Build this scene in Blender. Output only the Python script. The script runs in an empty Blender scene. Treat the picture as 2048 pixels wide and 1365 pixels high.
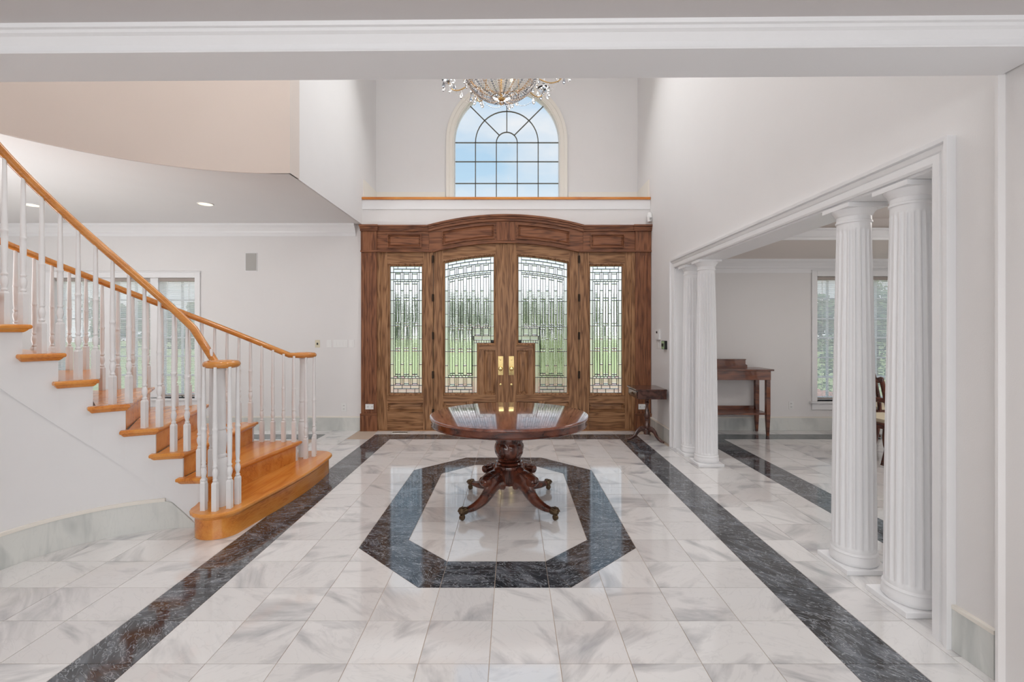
import bpy, bmesh, math, random
from math import sin, cos, pi, radians as R, sqrt, atan2
from mathutils import Vector
random.seed(7)
scn = bpy.context.scene
col = scn.collection

# ------------------------------------------------------------------ camera, sky, sun, lights, exposure
F, CX, CY, HC = 956.0, 1025.0, 663.0, 1.43          # focal length in px, vanishing point, eye height
cd = bpy.data.cameras.new('camera'); cam = bpy.data.objects.new('camera', cd); col.objects.link(cam)
cd.sensor_width = 36; cd.sensor_fit = 'HORIZONTAL'; cd.lens = F / 2048 * 36
cd.shift_x = -1 / 2048; cd.shift_y = -19.5 / 2048
cam.location = (0, 0, HC); cam.rotation_euler = (pi / 2, 0, 0); cd.clip_start = 0.05; cd.clip_end = 400
scn.camera = cam
scn.view_settings.view_transform = 'Standard'; scn.view_settings.look = 'None'
scn.view_settings.gamma = 1; scn.view_settings.use_curve_mapping = False
scn.view_settings.exposure = 0.0

w = bpy.data.worlds.new('sky'); scn.world = w; w.use_nodes = True
nt = w.node_tree; N = nt.nodes; L = nt.links
bg = N['Background']; tc = N.new('ShaderNodeTexCoord'); sp = N.new('ShaderNodeSeparateXYZ')
L.new(tc.outputs['Generated'], sp.inputs[0])
mp = N.new('ShaderNodeMapping'); mp.inputs['Scale'].default_value = (1, 1, 2.2); mp.inputs['Location'].default_value = (0.62, 0.9, 0.35)
L.new(tc.outputs['Generated'], mp.inputs[0])
no = N.new('ShaderNodeTexNoise'); no.inputs['Scale'].default_value = 2.6; no.inputs['Detail'].default_value = 7; no.inputs['Roughness'].default_value = 0.52
L.new(mp.outputs[0], no.inputs['Vector'])
cr = N.new('ShaderNodeValToRGB'); cr.color_ramp.elements[0].position = 0.47; cr.color_ramp.elements[1].position = 0.68
L.new(no.outputs['Fac'], cr.inputs[0])
gr = N.new('ShaderNodeValToRGB'); e = gr.color_ramp.elements
e[0].position = 0.0; e[0].color = (1.45, 1.48, 1.50, 1); e[1].position = 0.75; e[1].color = (0.24, 0.47, 0.80, 1)
x_ = e.new(0.14); x_.color = (1.20, 1.26, 1.32, 1)
x_ = e.new(0.27); x_.color = (0.52, 0.72, 0.89, 1)
x_ = e.new(0.36); x_.color = (0.46, 0.66, 0.85, 1)
L.new(sp.outputs['Z'], gr.inputs[0])
mx = N.new('ShaderNodeMix'); mx.data_type = 'RGBA'
L.new(cr.outputs[0], mx.inputs['Factor']); L.new(gr.outputs[0], mx.inputs['A']); mx.inputs['B'].default_value = (0.86, 0.87, 0.90, 1)
L.new(mx.outputs['Result'], bg.inputs[0]); bg.inputs[1].default_value = 1.05

def sun(name, el, az, power, color=(1, 1, 1)):
    d = bpy.data.lights.new(name, 'SUN'); d.energy = power; d.angle = R(3); d.color = color
    o = bpy.data.objects.new(name, d); col.objects.link(o)
    o.rotation_euler = (R(90 - el), 0, R(az)); return o
sun('sun_light', 55, -20, 5.0, (1, 0.96, 0.9))
def area(name, loc, size, power, rot=(0, 0, 0), color=(1, 1, 1), spread=180):
    d = bpy.data.lights.new(name, 'AREA'); d.shape = 'RECTANGLE'; d.size, d.size_y = size; d.energy = power; d.color = color
    d.spread = R(spread)
    o = bpy.data.objects.new(name, d); col.objects.link(o); o.location = loc; o.rotation_euler = rot; return o
area('foyer_fill', (-0.1, 6.2, 5.6), (2.2, 1.6), 78, (R(-50), 0, 0), (0.97, 0.985, 1.0))  # unseen panel added to imitate daylight falling in from the window side
area('niche_fill', (-1.85, 2.9, 5.8), (0.3, 1.8), 50, (R(40), 0, 0), (1.0, 0.99, 0.98))  # added lamp out of view, brightens the niche wall and doors
area('niche_fill', (1.72, 2.9, 5.8), (0.3, 1.8), 50, (R(40), 0, 0), (1.0, 0.99, 0.98))  # its added twin, set aside so the arched glass does not mirror it
area('near_room_fill', (-0.3, -1.6, 2.45), (4.5, 2.5), 222, (R(25), 0, 0), (0.985, 0.99, 1.0))  # added panel behind the camera, stands in for window light from there
area('dining_fill', (4.6, 4.0, 2.56), (1.6, 1.2), 30, (0, 0, 0), (1, 0.94, 0.90))  # unseen panel added to fill the dining room with light
area('hall_fill', (-5.2, 4.4, 2.93), (1.6, 1.6), 7, (0, 0, 0), (1, 0.97, 0.95))  # extra panel added out of view to brighten the hall
area('hall_ceiling_fill', (-5.4, 3.1, 0.9), (1.2, 1.2), 70, (R(162), 0, 0), (0.98, 0.99, 1.0))  # added upward panel that lifts the hall ceiling, no real lamp stands here
area('stair_hall_light', (-3.1, 2.9, 5.6), (1.2, 1.2), 6, (0, 0, 0), (1, 0.76, 0.58))

# ------------------------------------------------------------------ helpers
def wloc(o):
    v = Vector((0, 0, 0))
    while o is not None:
        v += o.location; o = o.parent
    return v
def X(px, D): return (px - CX) * D / F
def Z(py, D): return HC - (py - CY) * D / F
class MB:
    def __init__(s): s.v = []; s.f = []
    def add(s, vs, fs):
        b = len(s.v); s.v += [tuple(q) for q in vs]; s.f += [tuple(i + b for i in q) for q in fs]; return s
    def box(s, x0, x1, y0, y1, z0, z1):
        return s.add([(x0, y0, z0), (x1, y0, z0), (x1, y1, z0), (x0, y1, z0), (x0, y0, z1), (x1, y0, z1), (x1, y1, z1), (x0, y1, z1)],
                     [(0, 3, 2, 1), (4, 5, 6, 7), (0, 1, 5, 4), (1, 2, 6, 5), (2, 3, 7, 6), (3, 0, 4, 7)])
    def loft(s, rings, cap0=True, cap1=True, closed=True):
        n = len(rings[0]); b = len(s.v)
        for r in rings: s.v += [tuple(q) for q in r]
        for i in range(len(rings) - 1):
            for j in range(n if closed else n - 1):
                k = (j + 1) % n
                s.f.append((b + i * n + j, b + i * n + k, b + (i + 1) * n + k, b + (i + 1) * n + j))
        if cap0: s.f.append(tuple(b + j for j in reversed(range(n))))
        if cap1: s.f.append(tuple(b + (len(rings) - 1) * n + j for j in range(n)))
        return s
    def prism_xz(s, poly, y0, y1):
        return s.loft([[(x, y0, z) for x, z in poly], [(x, y1, z) for x, z in poly]])
    def prism_xy(s, poly, z0, z1):
        return s.loft([[(x, y, z0) for x, y in poly], [(x, y, z1) for x, y in poly]])
    def lathe(s, prof, c=(0, 0, 0), seg=16, mod=None):
        rings = []
        for r, z in prof:
            ring = []
            for i in range(seg):
                a = 2 * pi * i / seg; rr = r if mod is None else mod(r, z, a)
                ring.append((c[0] + rr * cos(a), c[1] + rr * sin(a), c[2] + z))
            rings.append(ring)
        return s.loft(rings)
    def tube(s, pts, rad, seg=8, up=(0, 0, 1)):
        """swept ellipse: rad = list of (side, up) half sizes or a number"""
        P = [Vector(p) for p in pts]; rings = []
        for i, p in enumerate(P):
            t = (P[min(i + 1, len(P) - 1)] - P[max(i - 1, 0)]).normalized()
            sd = t.cross(Vector(up))
            if sd.length < 1e-4: sd = Vector((1, 0, 0))
            sd.normalize(); u = sd.cross(t).normalized()
            q = rad[i] if isinstance(rad, list) else rad
            if not isinstance(q, (list, tuple)): q = (q, q)
            rings.append([p + sd * (q[0] * cos(2 * pi * k / seg)) + u * (q[1] * sin(2 * pi * k / seg)) for k in range(seg)])
        return s.loft(rings)
    def build(s, name, m, parent=None, smooth=False, bevel=0, bseg=2, loc=None):
        """vertices are world coordinates, unless loc is given (then local to loc)"""
        me = bpy.data.meshes.new(name)
        base = wloc(parent) if parent is not None else Vector((0, 0, 0))
        if loc is None:
            off = base; vs = [(x - off.x, y - off.y, z - off.z) for x, y, z in s.v]; ol = (0, 0, 0)
            if parent is None: ol = (0, 0, 0)
        else:
            vs = s.v; ol = Vector(loc) - base
        me.from_pydata(vs, [], s.f)
        bm = bmesh.new(); bm.from_mesh(me)
        bmesh.ops.recalc_face_normals(bm, faces=bm.faces)
        if bevel:
            ed = [e for e in bm.edges if len(e.link_faces) == 2 and e.calc_face_angle() > 0.5]
            bmesh.ops.bevel(bm, geom=ed, offset=bevel, segments=bseg, affect='EDGES', profile=0.6, clamp_overlap=True)
        if smooth:
            for f in bm.faces: f.smooth = True
            for e in bm.edges:
                if len(e.link_faces) == 2 and e.calc_face_angle() > 0.7: e.smooth = False
        bm.to_mesh(me); bm.free()
        if m: me.materials.append(m)
        o = bpy.data.objects.new(name, me); col.objects.link(o); o.location = ol
        if parent is not None: o.parent = parent
        return o
def tag(o, label=None, cat=None, group=None, kind=None):
    if label: o['label'] = label
    if cat: o['category'] = cat
    if group: o['group'] = group
    if kind: o['kind'] = kind
    return o
def empty(name, loc, label=None, cat=None, group=None, kind=None):
    o = bpy.data.objects.new(name, None); col.objects.link(o); o.location = loc; o.empty_display_size = 0.1
    return tag(o, label, cat, group, kind)
def copy_tree(o, parent=None):
    c = o.copy(); col.objects.link(c)
    if parent is not None: c.parent = parent
    for ch in list(o.children): copy_tree(ch, c)
    return c

# ------------------------------------------------------------------ materials (all procedural)
def base_mat(name):
    m = bpy.data.materials.new(name); m.use_nodes = True
    nt = m.node_tree; return m, nt, nt.nodes, nt.links, nt.nodes['Principled BSDF']
def paint(name, c, rough=0.6, var=0.03, scale=6.0, bump=0.0, spec=0.4, metal=0.0, emit=None):
    m, nt, N, L, b = base_mat(name)
    t = N.new('ShaderNodeTexCoord'); n = N.new('ShaderNodeTexNoise'); n.inputs['Scale'].default_value = scale; n.inputs['Detail'].default_value = 3
    L.new(t.outputs['Object'], n.inputs['Vector'])
    r = N.new('ShaderNodeValToRGB')
    r.color_ramp.elements[0].color = tuple(x * (1 - var) for x in c) + (1,); r.color_ramp.elements[1].color = tuple(min(1, x * (1 + var)) for x in c) + (1,)
    L.new(n.outputs['Fac'], r.inputs[0]); L.new(r.outputs[0], b.inputs['Base Color'])
    b.inputs['Roughness'].default_value = rough; b.inputs['Specular IOR Level'].default_value = spec; b.inputs['Metallic'].default_value = metal
    if bump:
        n2 = N.new('ShaderNodeTexNoise'); n2.inputs['Scale'].default_value = 180; L.new(t.outputs['Object'], n2.inputs['Vector'])
        bp = N.new('ShaderNodeBump'); bp.inputs['Strength'].default_value = bump; bp.inputs['Distance'].default_value = 0.002
        L.new(n2.outputs['Fac'], bp.inputs['Height']); L.new(bp.outputs[0], b.inputs['Normal'])
    if emit:
        b.inputs['Emission Color'].default_value = emit[0] + (1,); b.inputs['Emission Strength'].default_value = emit[1]
    return m
def wood(name, cols, axis='Z', scale=1.0, rough=0.4, coat=0.0, spec=0.4, fine=1.0, band=6.0, rings=9.0, fig=0.5):
    """grain runs along axis; cols = dark, mid, light"""
    m, nt, N, L, b = base_mat(name)
    t = N.new('ShaderNodeTexCoord'); oi = N.new('ShaderNodeObjectInfo')
    mul = N.new('ShaderNodeVectorMath'); mul.operation = 'SCALE'; mul.inputs[0].default_value = (7.3, 5.1, 9.7); L.new(oi.outputs['Random'], mul.inputs['Scale'])
    ad = N.new('ShaderNodeVectorMath'); ad.operation = 'ADD'; L.new(t.outputs['Object'], ad.inputs[0]); L.new(mul.outputs[0], ad.inputs[1])
    def mapping(along, across):
        mp = N.new('ShaderNodeMapping'); s = [across] * 3; s['XYZ'.index(axis)] = along; mp.inputs['Scale'].default_value = s
        L.new(ad.outputs[0], mp.inputs[0]); return mp
    m1 = mapping(1.5 * scale, band * scale)
    n1 = N.new('ShaderNodeTexNoise'); n1.inputs['Scale'].default_value = 1.0; n1.inputs['Detail'].default_value = 2; L.new(m1.outputs[0], n1.inputs['Vector'])
    ml = N.new('ShaderNodeMath'); ml.operation = 'MULTIPLY'; ml.inputs[1].default_value = rings; L.new(n1.outputs['Fac'], ml.inputs[0])
    sn = N.new('ShaderNodeMath'); sn.operation = 'PINGPONG'; sn.inputs[1].default_value = 1.0; L.new(ml.outputs[0], sn.inputs[0])
    m2 = mapping(4 * scale, 150 * scale * fine)
    n2 = N.new('ShaderNodeTexNoise'); n2.inputs['Scale'].default_value = 1.0; n2.inputs['Detail'].default_value = 3; L.new(m2.outputs[0], n2.inputs['Vector'])
    mix = N.new('ShaderNodeMix'); mix.inputs['Factor'].default_value = fig
    L.new(sn.outputs[0], mix.inputs['A']); L.new(n2.outputs['Fac'], mix.inputs['B'])
    r = N.new('ShaderNodeValToRGB'); e = r.color_ramp.elements
    e[0].position = 0.20; e[0].color = cols[0] + (1,); e[1].position = 0.8; e[1].color = cols[2] + (1,); x = e.new(0.42); x.color = cols[1] + (1,)
    L.new(mix.outputs['Result'], r.inputs[0]); L.new(r.outputs[0], b.inputs['Base Color'])
    b.inputs['Roughness'].default_value = rough; b.inputs['Coat Weight'].default_value = coat; b.inputs['Coat Roughness'].default_value = 0.06
    b.inputs['Specular IOR Level'].default_value = spec
    return m
def marble(name, base, vein, amount=(0.50, 0.72), rough=0.07, ang=(0.4, 1.2), scale=1.0, tile=True, stretch=4.5, vein2=None, tint=None, ior=2.15, detail=5, thread=0.6):
    m, nt, N, L, b = base_mat(name)
    t = N.new('ShaderNodeTexCoord'); oi = N.new('ShaderNodeObjectInfo')
    mul = N.new('ShaderNodeVectorMath'); mul.operation = 'SCALE'; mul.inputs[0].default_value = (17.3, 29.1, 11.7); L.new(oi.outputs['Random'], mul.inputs['Scale'])
    rot = N.new('ShaderNodeVectorRotate'); rot.rotation_type = 'Z_AXIS'
    an = N.new('ShaderNodeMapRange'); an.inputs['To Min'].default_value = ang[0]; an.inputs['To Max'].default_value = ang[1]
    L.new(oi.outputs['Random'], an.inputs['Value']); L.new(an.outputs[0], rot.inputs['Angle'])
    L.new(t.outputs['Object'], rot.inputs['Vector'])
    mp = N.new('ShaderNodeMapping'); mp.inputs['Scale'].default_value = (1.5 * scale, stretch * 1.5 * scale, 1.5 * scale); L.new(rot.outputs[0], mp.inputs[0])
    ad = N.new('ShaderNodeVectorMath'); ad.operation = 'ADD'; L.new(mp.outputs[0], ad.inputs[0])
    if tile: L.new(mul.outputs[0], ad.inputs[1])
    n1 = N.new('ShaderNodeTexNoise'); n1.inputs['Scale'].default_value = 1.0; n1.inputs['Detail'].default_value = detail; n1.inputs['Roughness'].default_value = 0.55; n1.inputs['Distortion'].default_value = 0.7
    L.new(ad.outputs[0], n1.inputs['Vector'])
    r1 = N.new('ShaderNodeValToRGB'); e = r1.color_ramp.elements
    e[0].position = amount[0]; e[0].color = (0, 0, 0, 1); e[1].position = amount[1]; e[1].color = (1, 1, 1, 1)
    L.new(n1.outputs['Fac'], r1.inputs[0])
    mx = N.new('ShaderNodeMix'); mx.data_type = 'RGBA'; L.new(r1.outputs[0], mx.inputs['Factor'])
    mx.inputs['A'].default_value = base + (1,); mx.inputs['B'].default_value = vein + (1,)
    out = mx.outputs['Result']
    # fine thread veins
    n2 = N.new('ShaderNodeTexNoise'); n2.inputs['Scale'].default_value = 2.2; n2.inputs['Detail'].default_value = 8; n2.inputs['Distortion'].default_value = 1.4
    L.new(ad.outputs[0], n2.inputs['Vector'])
    sb = N.new('ShaderNodeMath'); sb.operation = 'SUBTRACT'; sb.inputs[1].default_value = 0.5; L.new(n2.outputs['Fac'], sb.inputs[0])
    ab = N.new('ShaderNodeMath'); ab.operation = 'ABSOLUTE'; L.new(sb.outputs[0], ab.inputs[0])
    r2 = N.new('ShaderNodeValToRGB'); e = r2.color_ramp.elements
    e[0].position = 0.0; e[0].color = (thread,) * 3 + (1,); e[1].position = 0.022; e[1].color = (0, 0, 0, 1)
    L.new(ab.outputs[0], r2.inputs[0])
    m2 = N.new('ShaderNodeMix'); m2.data_type = 'RGBA'; L.new(r2.outputs[0], m2.inputs['Factor']); L.new(out, m2.inputs['A'])
    m2.inputs['B'].default_value = (vein2 or vein) + (1,)
    out = m2.outputs['Result']
    if tint:                                   # whole tiles differ a little in tone
        hv = N.new('ShaderNodeMix'); hv.data_type = 'RGBA'; hv.blend_type = 'MULTIPLY'; hv.inputs['Factor'].default_value = 1
        rr = N.new('ShaderNodeValToRGB'); rr.color_ramp.elements[0].color = tint + (1,); rr.color_ramp.elements[1].color = (1, 1, 1, 1); rr.color_ramp.elements[1].position = 0.7
        fr = N.new('ShaderNodeMath'); fr.operation = 'FRACT'; mm = N.new('ShaderNodeMath'); mm.operation = 'MULTIPLY'; mm.inputs[1].default_value = 37.7
        L.new(oi.outputs['Random'], mm.inputs[0]); L.new(mm.outputs[0], fr.inputs[0]); L.new(fr.outputs[0], rr.inputs[0])
        L.new(out, hv.inputs['A']); L.new(rr.outputs[0], hv.inputs['B']); out = hv.outputs['Result']
    L.new(out, b.inputs['Base Color']); b.inputs['Roughness'].default_value = rough; b.inputs['IOR'].default_value = ior
    return m
def window_glass(name):
    m, nt, N, L, b = base_mat(name); N.remove(b)
    out = N['Material Output']; tr = N.new('ShaderNodeBsdfTransparent'); tr.inputs[0].default_value = (0.96, 0.98, 0.98, 1)
    gl = N.new('ShaderNodeBsdfGlossy'); gl.inputs['Roughness'].default_value = 0.02
    fr = N.new('ShaderNodeFresnel'); fr.inputs[0].default_value = 1.45; mx = N.new('ShaderNodeMixShader')
    L.new(fr.outputs[0], mx.inputs[0]); L.new(tr.outputs[0], mx.inputs[1]); L.new(gl.outputs[0], mx.inputs[2]); L.new(mx.outputs[0], out.inputs[0]); return m
def glass(name, rough=0.0, c=(1, 1, 1), ior=1.45, bump=0.0, bscale=60):
    m, nt, N, L, b = base_mat(name)
    b.inputs['Base Color'].default_value = c + (1,); b.inputs['Transmission Weight'].default_value = 1; b.inputs['Roughness'].default_value = rough; b.inputs['IOR'].default_value = ior
    if bump:
        t = N.new('ShaderNodeTexCoord'); n2 = N.new('ShaderNodeTexNoise'); n2.inputs['Scale'].default_value = bscale; L.new(t.outputs['Object'], n2.inputs['Vector'])
        bp = N.new('ShaderNodeBump'); bp.inputs['Strength'].default_value = bump; bp.inputs['Distance'].default_value = 0.01
        L.new(n2.outputs['Fac'], bp.inputs['Height']); L.new(bp.outputs[0], b.inputs['Normal'])
    return m
M = {}
M['wall'] = paint('wall_paint', (0.80, 0.785, 0.78), 0.75, 0.015, 3, 0.15)
M['ceil'] = paint('ceiling_paint', (0.78, 0.765, 0.76), 0.85, 0.015, 3, 0.1)
M['peach_wall'] = paint('peach_wall_paint', (0.68, 0.605, 0.555), 0.8, 0.015, 3, 0.1)
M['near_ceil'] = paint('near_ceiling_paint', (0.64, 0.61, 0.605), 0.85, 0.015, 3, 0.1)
M['warm_wall'] = paint('warm_wall_paint', (0.78, 0.72, 0.68), 0.8, 0.015, 3, 0.1)
M['trim'] = paint('trim_paint', (0.86, 0.86, 0.87), 0.35, 0.01, 3)
M['cream_trim'] = paint('cream_trim_paint', (0.84, 0.80, 0.73), 0.4, 0.01, 3)
M['stringer'] = paint('stair_white_paint', (0.80, 0.795, 0.80), 0.55, 0.02, 5)
M['baluster'] = paint('baluster_paint', (0.83, 0.82, 0.82), 0.35, 0.03, 12)
M['white_marble'] = marble('white_marble', (0.795, 0.78, 0.77), (0.40, 0.40, 0.415), (0.50, 0.74), 0.07, (-1.1, 1.3), 1.35, stretch=2.6, detail=4, thread=0.16, tint=(0.88, 0.87, 0.87))
M['dark_marble'] = marble('dark_marble', (0.024, 0.028, 0.034), (0.15, 0.165, 0.19), (0.46, 0.72), 0.08, (-0.9, 1.2), 3.2, stretch=3.0, vein2=(0.55, 0.58, 0.62), ior=1.95, thread=0.6)
M['base_marble'] = marble('base_marble', (0.70, 0.71, 0.68), (0.42, 0.45, 0.44), (0.50, 0.75), 0.2, (0.3, 0.9), 0.9, tile=False, ior=1.5, thread=0.12, detail=3)
M['grout'] = paint('grout', (0.50, 0.40, 0.32), 0.9, 0.06, 20)
OAKD = ((0.155, 0.067, 0.027), (0.27, 0.130, 0.056), (0.40, 0.21, 0.10))
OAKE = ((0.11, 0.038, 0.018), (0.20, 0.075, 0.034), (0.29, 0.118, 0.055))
M['oak_v'] = wood('oak_upright', OAKD, 'Z', 1.0, 0.38, band=15.0, rings=9.0, fig=0.42)
M['oak_h'] = wood('oak_level', OAKD, 'X', 1.0, 0.38, band=15.0, rings=9.0, fig=0.42)
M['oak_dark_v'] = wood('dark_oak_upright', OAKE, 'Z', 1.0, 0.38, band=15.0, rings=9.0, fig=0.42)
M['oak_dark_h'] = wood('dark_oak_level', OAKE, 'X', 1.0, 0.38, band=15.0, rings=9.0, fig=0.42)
HON = ((0.49, 0.14, 0.020), (0.67, 0.235, 0.038), (0.77, 0.335, 0.072))
M['honey_y'] = wood('honey_oak_tread', HON, 'Y', 0.8, 0.22, 0.3, band=9.0, rings=5.0, fig=0.62)
M['honey_x'] = wood('honey_oak_edge', HON, 'X', 0.8, 0.25, 0.3, band=9.0, rings=5.0, fig=0.62)
M['rail'] = wood('honey_oak_rail', ((0.46, 0.15, 0.025), (0.60, 0.23, 0.045), (0.70, 0.31, 0.075)), 'X', 0.7, 0.2, 0.4, fig=0.7)
MAH = ((0.028, 0.008, 0.005), (0.085, 0.022, 0.012), (0.16, 0.045, 0.022))
M['mahogany'] = wood('mahogany', MAH, 'X', 1.2, 0.22, 0.6)
M['mahogany_z'] = wood('mahogany_upright', MAH, 'Z', 1.2, 0.2, 0.6)
M['table_top'] = wood('mahogany_table_top', ((0.08, 0.020, 0.010), (0.17, 0.046, 0.024), (0.26, 0.085, 0.045)), 'Y', 0.8, 0.16, 1.0, 0.6)
M['cherry'] = wood('cherry_wood', ((0.06, 0.016, 0.006), (0.14, 0.038, 0.014), (0.22, 0.07, 0.025)), 'X', 1.2, 0.3, 0.4)
M['walnut'] = wood('walnut', ((0.03, 0.012, 0.010), (0.075, 0.030, 0.022), (0.12, 0.052, 0.038)), 'Y', 1.2, 0.25, 0.5)
M['brass'] = paint('polished_brass', (0.85, 0.66, 0.30), 0.16, 0.04, 20, metal=1.0)
M['dark_brass'] = paint('aged_brass', (0.13, 0.09, 0.055), 0.35, 0.2, 60, metal=1.0)
M['gold'] = paint('gilt_metal', (0.75, 0.50, 0.22), 0.25, 0.08, 40, metal=1.0)
M['lead'] = paint('lead_came', (0.045, 0.045, 0.045), 0.5, 0.1, 60, metal=0.3)
M['muntin'] = paint('muntin_metal', (0.13, 0.13, 0.11), 0.5, 0.05, 20)
M['hinge'] = paint('hinge_metal', (0.05, 0.035, 0.025), 0.45, 0.1, 40, metal=0.8)
M['plastic'] = paint('white_plastic', (0.84, 0.84, 0.83), 0.35, 0.01, 5)
M['ivory'] = paint('ivory_plastic', (0.72, 0.66, 0.50), 0.4, 0.01, 5)
M['black'] = paint('black_plastic', (0.02, 0.02, 0.02), 0.4, 0.05, 5)
M['green'] = paint('green_display', (0.38, 0.55, 0.32), 0.3, 0.03, 5)
M['grille'] = paint('speaker_grille_cloth', (0.46, 0.45, 0.43), 0.8, 0.12, 300)
M['vent'] = paint('register_metal', (0.30, 0.24, 0.17), 0.45, 0.05, 20, metal=0.4)
M['blind'] = paint('blind_slat', (0.92, 0.92, 0.91), 0.5, 0.01, 5)
_n = M['blind'].node_tree; _t = _n.nodes.new('ShaderNodeBsdfTranslucent'); _t.inputs[0].default_value = (0.92, 0.93, 0.92, 1); _x = _n.nodes.new('ShaderNodeMixShader'); _x.inputs[0].default_value = 0.55
_n.links.new(_n.nodes['Principled BSDF'].outputs[0], _x.inputs[1]); _n.links.new(_t.outputs[0], _x.inputs[2]); _n.links.new(_x.outputs[0], _n.nodes['Material Output'].inputs[0])
M['head'] = paint('blind_headrail', (0.42, 0.37, 0.34), 0.6, 0.03, 5)
M['cushion'] = paint('cream_fabric', (0.72, 0.64, 0.48), 0.9, 0.06, 80, 0.3)
M['lamp'] = paint('lamp_glow', (1, 0.9, 0.7), 0.5, 0.01, 5, emit=((1.0, 0.80, 0.48), 1.6))
M['bulb'] = paint('candle_bulb', (1, 0.9, 0.75), 0.5, 0.01, 5, emit=((1.0, 0.82, 0.6), 1.2))
M['wglass'] = window_glass('window_glass')
M['clear'] = glass('bevelled_glass', 0.03, (1, 1, 1), 1.45, 0.12, 45)
M['frost'] = glass('seeded_glass', 0.30, (1, 1, 1), 1.45)
M['ripple'] = glass('rippled_glass', 0.16, (1, 1, 1), 1.45, 0.25, 70)
M['crystal_warm_glint'] = glass('crystal_warm_glint', 0.0, (0.80, 0.58, 0.40), 1.58)  # amber tint paints warm refracted surroundings into clear beads
M['crystal_dark_glint'] = glass('crystal_dark_glint', 0.0, (0.42, 0.45, 0.50), 1.58)  # grey tint paints the dark part of the sparkle into clear beads and prisms
M['crystal'] = glass('lead_crystal', 0.0, (1, 1, 1), 1.58)
M['lawn'] = paint('lawn_grass', (0.34, 0.41, 0.20), 0.95, 0.3, 0.8)
M['brick_path'] = paint('red_brick_paving', (0.45, 0.24, 0.19), 0.9, 0.25, 3)
M['leaf'] = paint('tree_leaves', (0.15, 0.22, 0.12), 0.7, 0.5, 2.5)
M['leaf_light'] = paint('shrub_leaves', (0.17, 0.24, 0.07), 0.7, 0.5, 6)
M['bark'] = paint('tree_bark', (0.09, 0.07, 0.05), 0.9, 0.3, 8)

# ------------------------------------------------------------------ floor: every marble tile a piece
T = 0.305; X0 = -0.10; Y0 = 2.054
G = 0.0016                                             # half a joint
floor = MB().box(-7.5, 2.28, 1.2, 7.1, -0.12, -0.0025).build('floor', M['grout'])
tag(floor, 'polished white marble tile floor of the foyer with dark inlaid borders', 'floor', kind='structure')
floor2 = MB().box(2.28, 7.2, 1.9, 7.1, -0.12, -0.0025).build('floor', M['grout'])
tag(floor2, 'polished marble tile floor of the dining room beyond the columns', 'floor', kind='structure')
floor3 = MB().box(-4.5, 4.5, -3.2, 1.2, -0.12, 0.0).build('floor', M['white_marble'])
tag(floor3, 'white marble floor of the near room in front of the opening', 'floor', kind='structure')
full = {}
def inset_poly(p, d):
    n = len(p); out = []
    A = sum(p[i][0] * p[(i + 1) % n][1] - p[(i + 1) % n][0] * p[i][1] for i in range(n))
    sg = 1 if A > 0 else -1
    for i in range(n):
        a, b, c = Vector(p[i - 1]), Vector(p[i]), Vector(p[(i + 1) % n])
        e1 = (b - a).normalized(); e2 = (c - b).normalized()
        n1 = Vector((-e1.y, e1.x)) * sg; n2 = Vector((-e2.y, e2.x)) * sg
        k = 1 + n1.dot(n2)
        q = b + (n1 + n2) * (d / max(k, 0.25)); out.append((q.x, q.y))
    return out
def tile(poly, m, parent, name='tile'):
    cx = sum(p[0] for p in poly) / len(poly); cy = sum(p[1] for p in poly) / len(poly)
    key = (m, tuple((round(p[0] - cx, 3), round(p[1] - cy, 3)) for p in poly))
    if key in full:
        o = full[key].copy(); col.objects.link(o); o.location = (cx, cy, 0); o.parent = parent; return o
    loc = [(p[0] - cx, p[1] - cy) for p in poly]
    b = MB(); o1 = inset_poly(loc, G)
    b.loft([[(x, y, -0.010) for x, y in o1], [(x, y, 0) for x, y in o1]], cap0=False)
    o = b.build(name, M[m], parent, loc=(cx, cy, 0)); full[key] = o; return o
def clip(poly, a, b, c):
    """keep a*x + b*y <= c"""
    out = []
    for i in range(len(poly)):
        p, q = poly[i], poly[(i + 1) % len(poly)]
        dp, dq = a * p[0] + b * p[1] - c, a * q[0] + b * q[1] - c
        if dp <= 1e-6: out.append(p)
        if (dp < -1e-6 and dq > 1e-6) or (dp > 1e-6 and dq < -1e-6):
            t = dp / (dp - dq); out.append((p[0] + t * (q[0] - p[0]), p[1] + t * (q[1] - p[1])))
    ar = abs(sum(out[i][0] * out[(i + 1) % len(out)][1] - out[(i + 1) % len(out)][0] * out[i][1] for i in range(len(out)))) / 2 if len(out) > 2 else 0
    return out if ar > 4e-4 else None
def rect(x0, x1, y0, y1): return [(x0, y0), (x1, y0), (x1, y1), (x0, y1)]
# inlaid octagon round the table
OXL, OXR, OYB, OYT = X0 - 3 * T, X0 + 3 * T, Y0 + 2 * T, Y0 + 11 * T
IXL, IXR, IYB, IYT = X0 - 2 * T, X0 + 2 * T, Y0 + 3 * T, Y0 + 10 * T
diag = []                                              # (a, b, inner c, outer c) for the four corners
for sx in (-1, 1):
    for sy in (-1, 1):
        ax = IXL + T if sx < 0 else IXR - T; ay = IYB if sy < 0 else IYT
        ci = sx * ax + sy * ay
        diag.append((sx, sy, ci, ci + 0.425))
for i in range(-5, 5):
    for j in range(-1, 14):
        x0, y0 = X0 + i * T, Y0 + j * T; r = rect(x0, x0 + T, y0, y0 + T); cx, cy = x0 + T / 2, y0 + T / 2
        if OXL < cx < OXR and OYB < cy < OYT:
            if IXL < cx < IXR and IYB < cy < IYT:
                p = r
                for a, b, ci, co in diag: p = clip(p, a, b, ci) if p else None
                if p: tile(p, 'white_marble', floor)
            for a, b, ci, co in diag:                   # outside the cut corners
                p = clip(r, -a, -b, -co)
                if p: tile(p, 'white_marble', floor)
        else: tile(r, 'white_marble', floor)
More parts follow.
